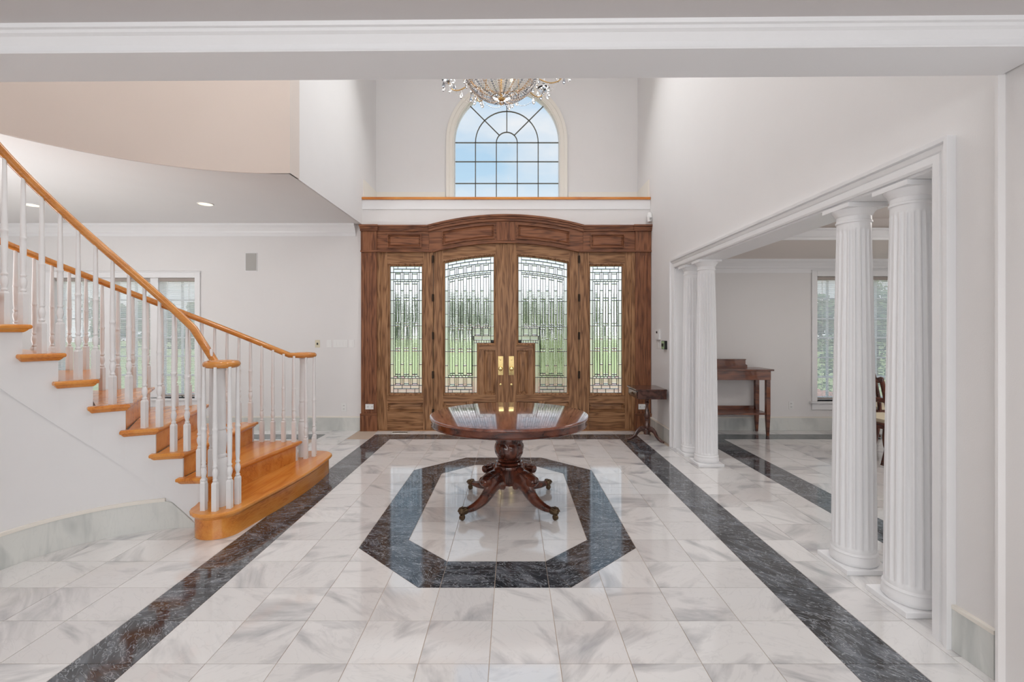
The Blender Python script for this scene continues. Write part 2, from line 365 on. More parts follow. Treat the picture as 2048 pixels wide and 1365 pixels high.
for k in (-1, 0):                                       # straight dark pieces front and back
    for y0 in (OYB, IYT): tile(rect(X0 + k * T, X0 + (k + 1) * T, y0, y0 + T), 'dark_marble', floor, 'border_tile')
ym0, ym1 = IYB + T, IYT - T
for x0 in (OXL, IXR):
    for k in range(5):
        tile(rect(x0, x0 + T, ym0 + k * T, ym0 + (k + 1) * T), 'dark_marble', floor, 'border_tile')
for a, b, ci, co in diag:
    A1 = (IXL + T if a < 0 else IXR - T, IYB if b < 0 else IYT); A2 = (IXL if a < 0 else IXR, IYB + T if b < 0 else IYT - T)
    Y_ = OYB if b < 0 else OYT; X_ = OXL if a < 0 else OXR
    B1 = ((co - b * Y_) / a, Y_); B2 = (X_, (co - a * X_) / b)
    d = (co - ci) / 2; C1 = (A1[0] + a * d, A1[1] + b * d); C2 = (A2[0] + a * d, A2[1] + b * d)
    for p in ([A1, (A1[0], Y_), B1], [A1, B1, C1], [A1, C1, C2, A2], [A2, C2, B2], [A2, B2, (X_, A2[1])]):
        tile(p, 'dark_marble', floor, 'border_tile')
# dark border strips of the foyer
SL0, SL1, SR0, SR1 = -1.900, X0 - 5 * T, X0 + 5 * T, 1.710
YS0, YS1 = Y0 + 14 * T, Y0 + 15 * T
for j in range(-1, 14):
    y0 = Y0 + j * T
    tile(rect(SL0, SL1, y0, y0 + T), 'dark_marble', floor, 'border_tile'); tile(rect(SR0, SR1, y0, y0 + T), 'dark_marble', floor, 'border_tile')
for i in range(-5, 5): tile(rect(X0 + i * T, X0 + (i + 1) * T, YS0, YS1), 'dark_marble', floor, 'border_tile')
for x0, x1 in ((SL0, SL1), (SR0, SR1)): tile(rect(x0, x1, YS0, YS1), 'dark_marble', floor, 'border_tile')
for i in range(-6, 6):                                  # pale row at the doors
    x0 = X0 + i * T; tile(rect(max(x0, SL0 - 0.3), min(x0 + T, 2.0), YS1, 6.93), 'white_marble', floor)
for j in range(-1, 16):                                 # rows between right strip and columns, sill under the columns
    y0 = Y0 + j * T; y1 = min(y0 + T, 6.93)
    if y1 <= 6.64: tile(rect(SR1, 1.925, y0, y1), 'white_marble', floor)
tile(rect(1.925, 2.28, 1.66, 2.1), 'white_marble', floor)
for j in range(8): tile(rect(1.925, 2.28, 2.1 + j * 0.48, 2.1 + (j + 1) * 0.48), 'white_marble', floor)
# stair hall on the left
HB0, HB1 = -2.87, -2.59
for j in range(-1, 16):
    y0 = Y0 + j * T; y1 = min(y0 + T, 6.93)
    for i in range(1, 4):
        x1 = SL0 - (i - 1) * T; x0 = x1 - T
        if y0 > 4.4 and i > 2: x0 = max(x0, HB1)
        if x1 - x0 < 0.02: continue
        if j > 13 and i == 1: continue
        tile(rect(x0, x1, y0, y1), 'white_marble', floor)
    if y0 < 3.9:
        tile(rect(-3.12, SL0 - 3 * T, y0, y1), 'white_marble', floor)
    elif y0 > 4.4 and y1 < 6.3:
        tile(rect(HB0, HB1, y0, y1), 'dark_marble', floor, 'border_tile')
for i in range(10): tile(rect(HB1 - (i + 1) * T, HB1 - i * T, YS0, YS1), 'dark_marble', floor, 'border_tile'); tile(rect(HB1 - (i + 1) * T, HB1 - i * T, YS1, 6.93), 'white_marble', floor)
for i in range(6):
    for j in range(9, 14): tile(rect(HB0 - (i + 1) * T, HB0 - i * T, Y0 + j * T, Y0 + (j + 1) * T), 'white_marble', floor)
# dining room
for j in range(0, 14):
    y0 = Y0 + j * T
    tile(rect(2.50, 2.80, y0, y0 + T), 'dark_marble', floor2, 'border_tile'); tile(rect(2.28, 2.50, y0, y0 + T), 'white_marble', floor2)
for i in range(-1, 12):
    x0 = 2.80 + i * T; tile(rect(x0, x0 + T, YS0, YS1), 'dark_marble', floor2, 'border_tile'); tile(rect(x0, x0 + T, YS1, 6.93), 'white_marble', floor2)
    if i < 0: continue
    for j in range(2, 14): tile(rect(x0, x0 + T, Y0 + j * T, Y0 + (j + 1) * T), 'white_marble', floor2)

# ------------------------------------------------------------------ room shell
WR = 1.99                                              # face of the right wall
WL = -2.17                                             # face of the upper left wall
YB = 6.90                                              # face of the back walls
OP0, OP1, OPZ = 2.25, 5.84, 2.205                      # opening to the dining room
CEIL = 5.9; HALLZ = 2.97
def struct(mb, name, m, label, cat, **k): return tag(mb.build(name, M[m], **k), label, cat, kind='structure')
struct(MB().box(WR, WR + .26, 1.95, OP0, 0, CEIL).box(WR, WR + .26, OP0, OP1, OPZ, CEIL).box(WR, WR + .26, OP1, 7.75, 0, CEIL),
       'wall_right', 'wall', 'tall white foyer wall pierced by the columned dining room opening', 'wall')
struct(MB().box(WL - .2, WL, 4.667, 7.75, HALLZ + .003, CEIL), 'wall_left', 'wall', 'bright white upper wall left of the arched window', 'wall')
# curved wall of the stairwell above the hall ceiling
C = Vector((-2.30, 2.70)); RW = 1.965
arc0 = [(C.x + (RW + .012) * cos(a), C.y + (RW + .012) * sin(a)) for a in [R(86.2 + i * 3.5) for i in range(28)]] + [(-4.282, 1.95)]
arc = [(C.x + RW * cos(a), C.y + RW * sin(a)) for a in [R(86.2 + i * 3.5) for i in range(28)]] + [(-4.27, 1.95)]
arc2 = [(C.x + (RW + .18) * cos(a), C.y + (RW + .18) * sin(a)) for a in [R(86.2 + i * 3.5) for i in range(28)]] + [(-4.45, 1.95)]
b = MB()
WZ = HALLZ + .003
rings = [[(p[0], p[1], WZ), (p[0], p[1], CEIL), (q[0], q[1], CEIL), (q[0], q[1], WZ)] for p, q in zip(arc, arc2)]
b.loft(rings)
struct(b, 'wall_stairwell', 'peach_wall', 'curved upper wall of the stairwell in warm pale paint', 'wall', smooth=True)
# ceiling slab of the hall under the upper floor
b = MB(); poly = [(WL - .012, 4.677)] + arc0[1:] + [(-7.5, 1.95), (-7.5, 7.1), (WL - .012, 7.1)]
b.prism_xy(poly, HALLZ, HALLZ + .12)
struct(b, 'ceiling', 'ceil', 'low white ceiling over the stair hall with recessed lights', 'ceiling')
struct(MB().box(-4.6, 2.3, 1.75, 7.8, CEIL, CEIL + .1), 'ceiling', 'ceil', 'high white ceiling of the foyer above the frame', 'ceiling')
# walls of the near room and the cased opening the camera looks through
b = MB(); yl, yr = 1.955, 1.905
def hy(x): return yl + (yr - yl) * (x + 2.1) / 4.07
b.loft([[(x, hy(x) - .185, 2.45), (x, hy(x), 2.45), (x, hy(x), CEIL), (x, hy(x) - .185, CEIL)] for x in (-4.45, 1.945)])
struct(b, 'wall_front', 'trim', 'header wall over the wide opening in front of the camera', 'wall')
b = MB()
b.prism_xy([(1.945, 1.76), (1.955, 1.895), (1.93, 1.90), (1.93, 1.912), (WR + .26, 1.955), (4.5, 1.955), (4.5, 1.76)][::1], 0, CEIL)
struct(b, 'wall_front', 'wall', 'right end of the near wall beside the opening', 'wall')
struct(MB().box(-7.5, -4.27, 1.76, 1.95, 0, CEIL), 'wall_front', 'wall', 'left end of the near wall beside the opening', 'wall')
struct(MB().box(-4.6, -4.45, -3.2, 1.76, 0, 2.56).box(4.4, 4.5, -3.2, 1.76, 0, 2.56).box(-4.6, 4.5, -3.3, -3.2, 0, 2.56), 'wall_rear', 'wall',
       'plain walls of the near room behind the camera', 'wall')
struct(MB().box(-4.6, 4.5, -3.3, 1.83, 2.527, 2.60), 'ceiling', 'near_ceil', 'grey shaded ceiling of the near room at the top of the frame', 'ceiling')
b = MB()                                               # crown on the near side of the header: (distance in front of the header face, height)
pf = [(0, 2.450), (-.012, 2.450), (-.016, 2.4545), (-.008, 2.4575), (-.016, 2.475), (-.034, 2.498), (-.046, 2.504), (-.052, 2.512), (-.062, 2.514), (-.068, 2.530), (0, 2.530)]
b.loft([[(x, hy(x) - .185 + d, z) for d, z in pf] for x in (-4.45, 4.4)])
struct(b, 'trim_1', 'trim', 'white crown moulding along the ceiling edge at the top of the frame', 'moulding')
# back wall of the stair hall with the window hole
HWX0, HWX1, HWZ0, HWZ1 = X(104, YB), X(391, YB), Z(797, YB), Z(556, YB)
b = MB().box(-7.5, HWX0, YB, YB + .2, 0, HALLZ).box(HWX1, WL + .03, YB, YB + .2, 0, HALLZ).box(HWX0, HWX1, YB, YB + .2, 0, HWZ0).box(HWX0, HWX1, YB, YB + .2, HWZ1, HALLZ)
struct(b, 'wall_back', 'wall', 'white back wall of the stair hall with a triple window', 'wall')
struct(MB().box(-7.6, -7.36, 1.95, 7.1, 0, HALLZ), 'wall_left', 'wall', 'left end wall of the stair hall at the picture edge', 'wall')
# wall over the doors, ledge and niche
LEDGE = Z(397, YB)
b = MB().box(WL, WR, YB, YB + .12, 2.90, LEDGE - .02).box(WL, WR, YB + .12, 7.75, LEDGE - .14, LEDGE - .02)
b.box(WL, WR, YB + .10, YB + .14, 2.66, 2.92)
struct(b, 'wall_back', 'wall', 'white wall band above the oak doors under the ledge', 'wall')
struct(MB().box(WL + .001, WR - .001, YB - .008, YB, Z(419, YB), LEDGE - .02), 'trim_2', 'trim', 'flat white fascia board under the oak ledge', 'moulding')
struct(MB().box(WL + .002, WR - .002, YB - .03, YB + .08, LEDGE - .022, LEDGE + .014), 'trim_3', 'honey_x', 'honey oak ledge edge above the entry doors', 'ledge', bevel=.006)
NY = 7.60                                              # niche back wall
AX, AR = X(1013.5, NY), 0.845; ASZ = Z(281, NY)
n = 24; hole = [(AX - AR, LEDGE - .1)] + [(AX - AR * cos(pi * i / n), ASZ + AR * sin(pi * i / n)) for i in range(n + 1)] + [(AX + AR, LEDGE - .1)]
b = MB()
pol = [(WL, LEDGE - .1)] + hole + [(WR, LEDGE - .1), (WR, CEIL), (WL, CEIL)]
# build the wall as vertical strips round the hole
b.box(WL, AX - AR, NY, NY + .15, LEDGE - .1, CEIL).box(AX + AR, WR, NY, NY + .15, LEDGE - .1, CEIL)
for i in range(n):
    x0, z0 = hole[1 + i]; x1, z1 = hole[2 + i]
    b.prism_xz([(x0, z0), (x1, z1), (x1, CEIL), (x0, CEIL)], NY, NY + .15)
struct(b, 'wall_niche', 'wall', 'pale wall around the arched window above the ledge', 'wall')
b = MB().box(WL, WL + .012, YB + .05, NY, LEDGE, 3.64).box(WR - .012, WR, YB + .05, NY, LEDGE, 3.64).box(WL, AX - AR - .13, NY - .014, NY, LEDGE, 3.64).box(AX + AR + .13, WR, NY - .014, NY, LEDGE, 3.64)
struct(b, 'baseboard_niche', 'cream_trim', 'pale baseboard of the niche above the ledge', 'baseboard')
# hall crown along the back wall
pf = [(0, 2.80), (-.012, 2.80), (-.014, 2.845), (-.022, 2.85), (-.03, 2.87), (-.06, 2.915), (-.085, 2.935), (-.095, 2.945), (-.10, HALLZ), (0, HALLZ)]
b = MB().loft([[(x, YB + d, z) for d, z in pf] for x in (-7.36, X(712, YB))])
struct(b, 'trim_4', 'trim', 'white crown moulding along the stair hall ceiling', 'moulding')
# dining room shell
DX1 = 7.0; DSZ = 2.46
DWX0, DWX1, DWZ0, DWZ1 = X(1633, YB), X(1930, YB), Z(803, YB), Z(553, YB)
b = MB().box(WR + .26, DWX0, YB, YB + .2, 0, 2.8).box(DWX1, DX1 + .1, YB, YB + .2, 0, 2.8).box(DWX0, DWX1, YB, YB + .2, 0, DWZ0).box(DWX0, DWX1, YB, YB + .2, DWZ1, 2.8)
struct(b, 'wall_back', 'wall', 'dining room back wall with a triple window behind the columns', 'wall')
struct(MB().box(DX1, DX1 + .15, 1.95, 7.1, 0, 2.8), 'wall_right', 'wall', 'far right wall of the dining room', 'wall')
TY0, TY1, TX0, TX1 = 2.9, 5.38, 2.62, 6.4
b = MB().box(WR + .26, DX1, TY1, YB, DSZ, DSZ + .1).box(WR + .26, DX1, 1.95, TY0, DSZ, DSZ + .1).box(WR + .26, TX0, TY0, TY1, DSZ, DSZ + .1).box(TX1, DX1, TY0, TY1, DSZ, DSZ + .1)
b.box(TX0 - .05, TX1 + .05, TY1, TY1 + .05, DSZ + .1, 2.70).box(TX0 - .05, TX1 + .05, TY0 - .05, TY0, DSZ + .1, 2.70).box(TX0 - .05, TX0, TY0, TY1, DSZ + .1, 2.70).box(TX1, TX1 + .05, TY0, TY1, DSZ + .1, 2.70)
b.box(TX0 - .05, TX1 + .05, TY0 - .05, TY1 + .05, 2.70, 2.80)
struct(b, 'ceiling', 'warm_wall', 'stepped tray ceiling of the dining room', 'ceiling')
pf = [(0, 2.27), (-.010, 2.27), (-.012, 2.335), (-.03, 2.34), (-.034, 2.36), (-.07, 2.41), (-.105, 2.43), (-.12, DSZ), (0, DSZ)]
b = MB().loft([[(x, YB + d, z) for d, z in pf] for x in (WR + .26, DX1)])
pf2 = [(0, DSZ - .004), (-.03, DSZ - .004), (-.032, DSZ + .02), (-.014, DSZ + .024), (-.02, 2.51), (-.05, 2.555), (-.07, 2.565), (-.075, 2.58), (0, 2.58)]
b.loft([[(x, TY1 + d, z) for d, z in pf2] for x in (TX0, TX1)])
struct(b, 'trim_5', 'trim', 'white crown mouldings of the dining room tray ceiling', 'moulding')

# casing of the dining opening (on the foyer face)
b = MB(); cw = .105
def casing_path(prof, o0, o1, oz, x):
    """prof: (distance outward from the opening edge, stand-off from the wall)"""
    rings = []
    for k in range(4):
        ring = []
        for d, t in prof:
            y = (o0 - d) if k < 2 else (o1 + d); z = 0 if k in (0, 3) else oz + d
            ring.append((x - t, y, z))
        rings.append(ring)
    return rings
pfc = [(0, 0), (0, .016), (.012, .022), (.045, .022), (.050, .016), (.056, .022), (.075, .030), (.082, .026), (.086, .040), (cw, .042), (cw, 0)]
b.loft(casing_path(pfc, OP0, OP1, OPZ, WR))
struct(b, 'trim_6', 'trim', 'white moulded casing around the dining room opening', 'moulding')
b = MB().box(WR - .001, WR + .262, OP0, OP0 + .012, 0, OPZ).box(WR - .001, WR + .262, OP1 - .012, OP1, 0, OPZ).box(WR - .001, WR + .262, OP0, OP1, OPZ - .012, OPZ)
struct(b, 'trim_7', 'trim', 'white jamb lining inside the dining room opening', 'moulding')
# marble baseboards with a pale cap
def baseboard(name, segs, label, h=.185, t=.018):
    r = None
    for i, (x0, x1, y0, y1) in enumerate(segs):
        o = MB().box(x0, x1, y0, y1, 0, h).build(name, M['base_marble'], bevel=.002)
        c = MB().box(x0 - .001, x1 + .001, y0 - .001, y1 + .001, h, h + .018).build('cap_strip', M['cream_trim'], o)
        tag(o, label if len(segs) == 1 else label + (', nearer length', ', farther length')[i], 'baseboard', kind='structure')
baseboard('baseboard_right', [(WR - .02, WR - .0005, 1.957, OP0 - cw), (WR - .02, WR - .0005, OP1 + cw, 6.84)], 'veined grey marble baseboard along the right foyer wall')
baseboard('baseboard_back', [(-7.34, WL - .02, YB - .018, YB - .0005)], 'grey veined marble baseboard along the stair hall back wall')
baseboard('baseboard_dining', [(WR + .27, DX1 - .01, YB - .018, YB - .0005)], 'grey veined marble baseboard along the dining room back wall', .18)

# ------------------------------------------------------------------ four fluted columns
def column(y, label):
    t = empty('column', (2.092, y, 0), label, 'column', 'fluted columns of the dining room opening')
    cx, cy = 2.092, y; h = .137
    MB().box(cx - h, cx + h, cy - h, cy + h, .0005, .030).build('plinth', M['trim'], t, bevel=.003)
    pr = [(.118, .030), (.126, .040), (.128, .055), (.125, .072), (.122, .080), (.120, .090), (.124, .094), (.122, .102), (.117, .108)]
    MB().lathe(pr, (cx, cy, 0), 40).build('base_moulding', M['trim'], t, smooth=True)
    nf = 20
    def flute(r, z, a):
        fade = min(1, max(0, (z - .125) / .02)) * min(1, max(0, (2.055 - z) / .03))
        u = (a * nf / (2 * pi)) % 1.0
        g = 0 if u < .2 else sin(pi * (u - .2) / .8) ** .7
        return r - 0.0135 * g * fade * r / .115
    zs = [.108, .125, .132, .14, .6, 1.0, 1.4, 1.75, 2.02, 2.035, 2.045, 2.055, 2.075]
    pr = [(.1165 - .028 * ((z - .1) / 1.98) ** 1.5, z) for z in zs]
    MB().lathe(pr, (cx, cy, 0), nf * 5, flute).build('shaft', M['trim'], t, smooth=True)
    pr = [(.0885, 2.075), (.0885, 2.083), (.095, 2.087), (.095, 2.097), (.090, 2.101), (.0895, 2.125), (.094, 2.129), (.096, 2.134), (.104, 2.150), (.114, 2.160), (.116, 2.166)]
    MB().lathe(pr, (cx, cy, 0), 40).build('capital', M['trim'], t, smooth=True)
    MB().box(cx - .118, cx + .118, cy - .118, cy + .118, 2.166, OPZ - .0125).build('abacus', M['trim'], t, bevel=.002)
column(2.51, 'white fluted column nearest the camera, beside the near casing')
column(2.93, 'white fluted column second nearest, at the mahogany chair')
column(5.16, 'white fluted column in front of the farthest one by the console table')
column(5.575, 'white fluted column farthest back, beside the far casing')

# ------------------------------------------------------------------ entry: oak surround, two leaves, two sidelights
S = 6.87 / F
def dx(p): return (p - CX) * S
def dz(p): return HC - (p - CY) * S
MX = 1012.0
def parab(yc, k): return lambda p: yc + k * (p - MX) ** 2
leaf_top = parab(486.5, .000856); glass_top = parab(511.7, .00093); ent_top = parab(430.0, .000874); rail_in = parab(509.3, .00092)
def span(p0, p1, n=10): return [p0 + (p1 - p0) * i / n for i in range(n + 1)]
def strip_poly(p0, p1, ylo, yhi, n=10):
    f = lambda y, p: y(p) if callable(y) else y
    return [(dx(p), dz(f(ylo, p))) for p in span(p0, p1, n)] + [(dx(p), dz(f(yhi, p))) for p in reversed(span(p0, p1, n))]
def board(parent, name, p0, p1, ylo, yhi, y0, y1, m, n=10, bevel=.002):
    curved = callable(ylo) or callable(yhi)
    b = MB().prism_xz(strip_poly(p0, p1, ylo, yhi, n if curved else 1), y0, y1)
    return b.build(name, M[m], parent, bevel=bevel)
def insetz(poly, d): return inset_poly(poly, d)
def raised_panel(parent, poly, yf, m, depth=.016, wide=.045, name='panel'):
    """bolection bead, groove and raised field; poly in x,z"""
    b = MB(); ring = lambda d, y: [(x, y, z) for x, z in insetz(poly, d)]
    b.loft([ring(-.002, yf + .012), ring(-.002, yf - .006), ring(.008, yf - .007), ring(.016, yf + depth), ring(.024, yf + depth), ring(.028, yf + depth - .004), ring(wide, yf + .002), ring(wide + .004, yf + .004)], cap0=False)
    return b.build(name, M[m], parent, smooth=False)
def frame_mould(parent, poly, yf, m, w=.034, name='glazing_bead'):
    b = MB(); ring = lambda d, y: [(x, y, z) for x, z in insetz(poly, d)]
    b.loft([ring(-w, yf + .004), ring(-w, yf - .007), ring(-w + .010, yf - .009), ring(-.010, yf + .012), ring(0, yf + .014), ring(0, yf + .05)], cap0=False, cap1=False)
    return b.build(name, M[m], parent)
YF = 6.865                                             # face of the frame woodwork
YD = 6.895                                             # face of the door leaves
sur = empty('trim_8', (dx(MX), YF, 0), 'dark oak surround with pilasters and arched panelled transom around the entry', 'door surround', kind='structure')
for sd in (-1, 1):
    q = lambda p: p if sd < 0 else 2 * MX - p
    def bd(name, a, c, ylo, yhi, y0, y1, m): return board(sur, name, min(q(a), q(c)), max(q(a), q(c)), ylo, yhi, y0, y1, m)
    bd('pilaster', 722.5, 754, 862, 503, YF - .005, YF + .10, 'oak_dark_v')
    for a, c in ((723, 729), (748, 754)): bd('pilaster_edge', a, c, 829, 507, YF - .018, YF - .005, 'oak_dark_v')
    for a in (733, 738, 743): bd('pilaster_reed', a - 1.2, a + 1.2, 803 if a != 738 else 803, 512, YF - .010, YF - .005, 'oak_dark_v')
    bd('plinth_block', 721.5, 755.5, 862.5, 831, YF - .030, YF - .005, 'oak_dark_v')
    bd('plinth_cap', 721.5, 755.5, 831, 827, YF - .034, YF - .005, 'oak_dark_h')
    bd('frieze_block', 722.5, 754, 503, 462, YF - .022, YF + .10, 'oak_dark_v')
    bd('jamb', 754, 761, 862, 503, YF + .004, YF + .12, 'oak_v')
    bd('mullion', 848, 865.6, 862, 503, YF + .006, YF + .12, 'oak_v')
    bd('mullion_bead', 846.5, 849.5, 862, 505, YF - .004, YF + .006, 'oak_v')
    # transom over the sidelight
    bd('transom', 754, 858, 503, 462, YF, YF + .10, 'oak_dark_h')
    bd('transom_bead', 722, 866, 505, 501.5, YF - .030, YF, 'oak_dark_h')
    p0, p1 = sorted((q(776), q(843)))
    raised_panel(sur, strip_poly(p0, p1, 496, 469, 1), YF - .018, 'oak_dark_h')
    # flat cornice in steps
    for yl_, yh_, dp in ((463, 459, .022), (459, 455, .034), (455, 451.5, .050)):
        bd('cornice', 754, 858, yl_, yh_, YF - dp, YF + .05, 'oak_dark_h')
        e_ = 722 - dp * 45
        bd('cornice_cap', e_ + 1, 756 + dp * 40, yl_ + .3, yh_ - .3, YF - dp - .024, YF + .05, 'oak_dark_h')
    bd('outlet_mount', 730, 751, 823, 806, YF - .008, YF - .004, 'oak_dark_v')
# arched transom over the leaves
board(sur, 'arched_transom', 858.2, 1165.8, leaf_top, lambda p: ent_top(p) + 12, YF, YF + .10, 'oak_dark_h', 24)
for d0, d1, dp in ((13, 8, .022), (8, 4, .034), (4, 0, .050)):
    board(sur, 'arched_cornice', 856.5, 1167.5, lambda p: ent_top(p) + d0, lambda p: ent_top(p) + d1, YF - dp, YF + .05, 'oak_dark_h', 24)
board(sur, 'arched_bead', 865, 1159, leaf_top, lambda p: leaf_top(p) - 3, YF - .012, YF, 'oak_dark_h', 24)
for a, c in ((885, 989), (1035, 1139)):
    raised_panel(sur, strip_poly(a, c, lambda p: leaf_top(p) - 9, lambda p: ent_top(p) + 19, 12), YF - .018, 'oak_dark_h')
board(sur, 'key_block', 993, 1031, lambda p: leaf_top(p) - 5, lambda p: ent_top(p) + 14, YF - .008, YF, 'oak_dark_v', 8)
for a, c in ((1000, 1004), (1010, 1014), (1020, 1024)): board(sur, 'key_block_reed', a, c, lambda p: leaf_top(p) - 8, lambda p: ent_top(p) + 16, YF - .013, YF - .008, 'oak_dark_v', 4)
board(sur, 'threshold', 755, 1270, 863, 860.5, YF - .02, YF + .14, 'oak_h')

# --- leaded glass: panes as pieces, cames as one part
class Lead:
    def __init__(s): s.panes = []; s.edges = set()
    def pane(s, x0, x1, ya, yb, kind):
        """ya upper, yb lower edge in photo px, numbers or functions"""
        f = lambda y, p: y(p) if callable(y) else y
        c = [(x0, f(yb, x0)), (x1, f(yb, x1)), (x1, f(ya, x1)), (x0, f(ya, x0))]
        s.panes.append((c, kind))
        for i in range(4):
            p, q_ = c[i], c[(i + 1) % 4]; p = (round(p[0], 1), round(p[1], 1)); q_ = (round(q_[0], 1), round(q_[1], 1))
            s.edges.add((min(p, q_), max(p, q_)))
    def row(s, xs, ya, yb, kind):
        for a, c in zip(xs, xs[1:]): s.pane(a, c, ya, yb, kind)
    def stack(s, x0, x1, ys, kind):
        for a, c in zip(ys, ys[1:]): s.pane(x0, x1, a, c, kind)
    def build(s, parent, y, mirror=False):
        fx = (lambda p: 2 * MX - p) if mirror else (lambda p: p)
        pan = empty('leaded_panel', Vector((0, y, 1.2)) - wloc(parent)); pan.parent = parent
        rnd = random.Random(3)
        for c, kind in s.panes:
            pts = [(dx(fx(x)), dz(yy)) for x, yy in c]
            if mirror: pts = pts[::-1]
            cx = sum(p[0] for p in pts) / 4; cz = sum(p[1] for p in pts) / 4
            loc = [(p[0] - cx, p[1] - cz) for p in pts]
            wmin = min(abs(loc[1][0] - loc[0][0]), abs(loc[2][1] - loc[1][1]))
            be = min(.010, wmin * .28)
            o1, o2 = inset_poly(loc, .0012), inset_poly(loc, .0012 + be)
            t1, t2 = rnd.uniform(-.0006, .0006), rnd.uniform(-.0006, .0006)
            b = MB().loft([[(x, .004, z) for x, z in o1], [(x, -.0005, z) for x, z in o1], [(x, -.004 + t1 * (1 if x > 0 else -1) + t2 * (1 if z > 0 else -1), z) for x, z in o2]])
            b.build('glass_pane', M[kind], pan, loc=(cx, y, cz))
        b = MB(); hw = .0036
        for p, q_ in s.edges:
            x0, z0, x1, z1 = dx(fx(p[0])), dz(p[1]), dx(fx(q_[0])), dz(q_[1])
            d = Vector((x1 - x0, z1 - z0)).normalized(); nn = Vector((-d.y, d.x)) * hw
            a_, c_ = Vector((x0, z0)) - d * hw * .5, Vector((x1, z1)) + d * hw * .5
            b.prism_xz([tuple(a_ + nn), tuple(c_ + nn), tuple(c_ - nn), tuple(a_ - nn)], y - .007, y + .007)
        tag(b.build('lead_came', M['lead'], pan), kind='stuff')
def bundle_columns(L_, cs, hw, top, rows, bot, gapbreaks, gx0, gx1, sq=None):
    """vertical double strips at centres cs, wide strips between with staggered breaks"""
    full = sorted(rows)
    for c in cs:
        ys = [top] + [v for r in full for v in (r - 5.2, r)] + [bot - 4, bot]
        if len(full) == 0: ys = [top, bot - 4, bot]
        ys2 = [top, (lambda t: (lambda p: (t(p) if callable(t) else t) + 5))(top)] + ys[1:]
        for a, e_ in ((c - hw, c), (c, c + hw)): L_.stack(a, e_, ys2, 'clear')
    edges = [gx0] + [v for c in cs for v in (c - hw, c + hw)] + [gx1]
    for a, e_ in zip(edges[0::2], edges[1::2]):
        if e_ - a < .5: continue
        if e_ - a > 4.2:
            L_.stack(a, e_, [top] + sorted(gapbreaks) + [bot], 'ripple')
        else:
            L_.stack(a, e_, [top] + full + [bot], 'ripple')
def sidelight_lead():
    L_ = Lead(); x0, x1 = 779.0, 843.0; b0, b1 = 785.2, 836.8; cs = [794.0, 811.0, 828.0]; hw = 5.3
    brk = [532, 544.4, 559, 580.6, 601, 627, 652, 678, 702.6, 730, 757.5, 772, 787]
    L_.stack(x0, b0, brk, 'frost'); L_.stack(b1, x1, brk, 'frost')
    L_.row([b0] + cs + [b1], 532, 537.5, 'frost'); L_.row([b0, 802.5, 819.5, b1], 537.5, 544.4, 'frost')
    for ya, yb in ((544.4, 559), (757.5, 771.5)):
        L_.row([b0, 788.7], ya, yb, 'ripple'); L_.row([833.3, b1], ya, yb, 'ripple')
        for c in cs:
            bar = ya + 3 if ya < 600 else yb - 3
            L_.pane(c - hw, c + hw, ya, bar, 'clear') ; L_.pane(c - hw, c + hw, bar, yb, 'frost') if ya < 600 else None
            if ya > 600: L_.panes.pop(); L_.pane(c - hw, c + hw, ya, bar, 'frost'); L_.pane(c - hw, c + hw, bar, yb, 'clear')
        for c in (802.5, 819.5): L_.row([c - 3.2, c, c + 3.2], ya, yb, 'ripple')
    thin = [b0] + [b0 + (b1 - b0) * i / 7 for i in range(1, 7)] + [b1]
    L_.row(thin, 559, 562.5, 'clear'); L_.row(thin, 754, 757.5, 'clear')
    bundle_columns(L_, cs, hw, 562.5, [601, 652, 702.6], 754, [580.6, 627, 678, 730], b0, b1)
    L_.row([b0, 802.5, 819.5, b1], 771.5, 778.8, 'frost'); L_.row([b0] + cs + [b1], 778.8, 787, 'frost')
    return L_
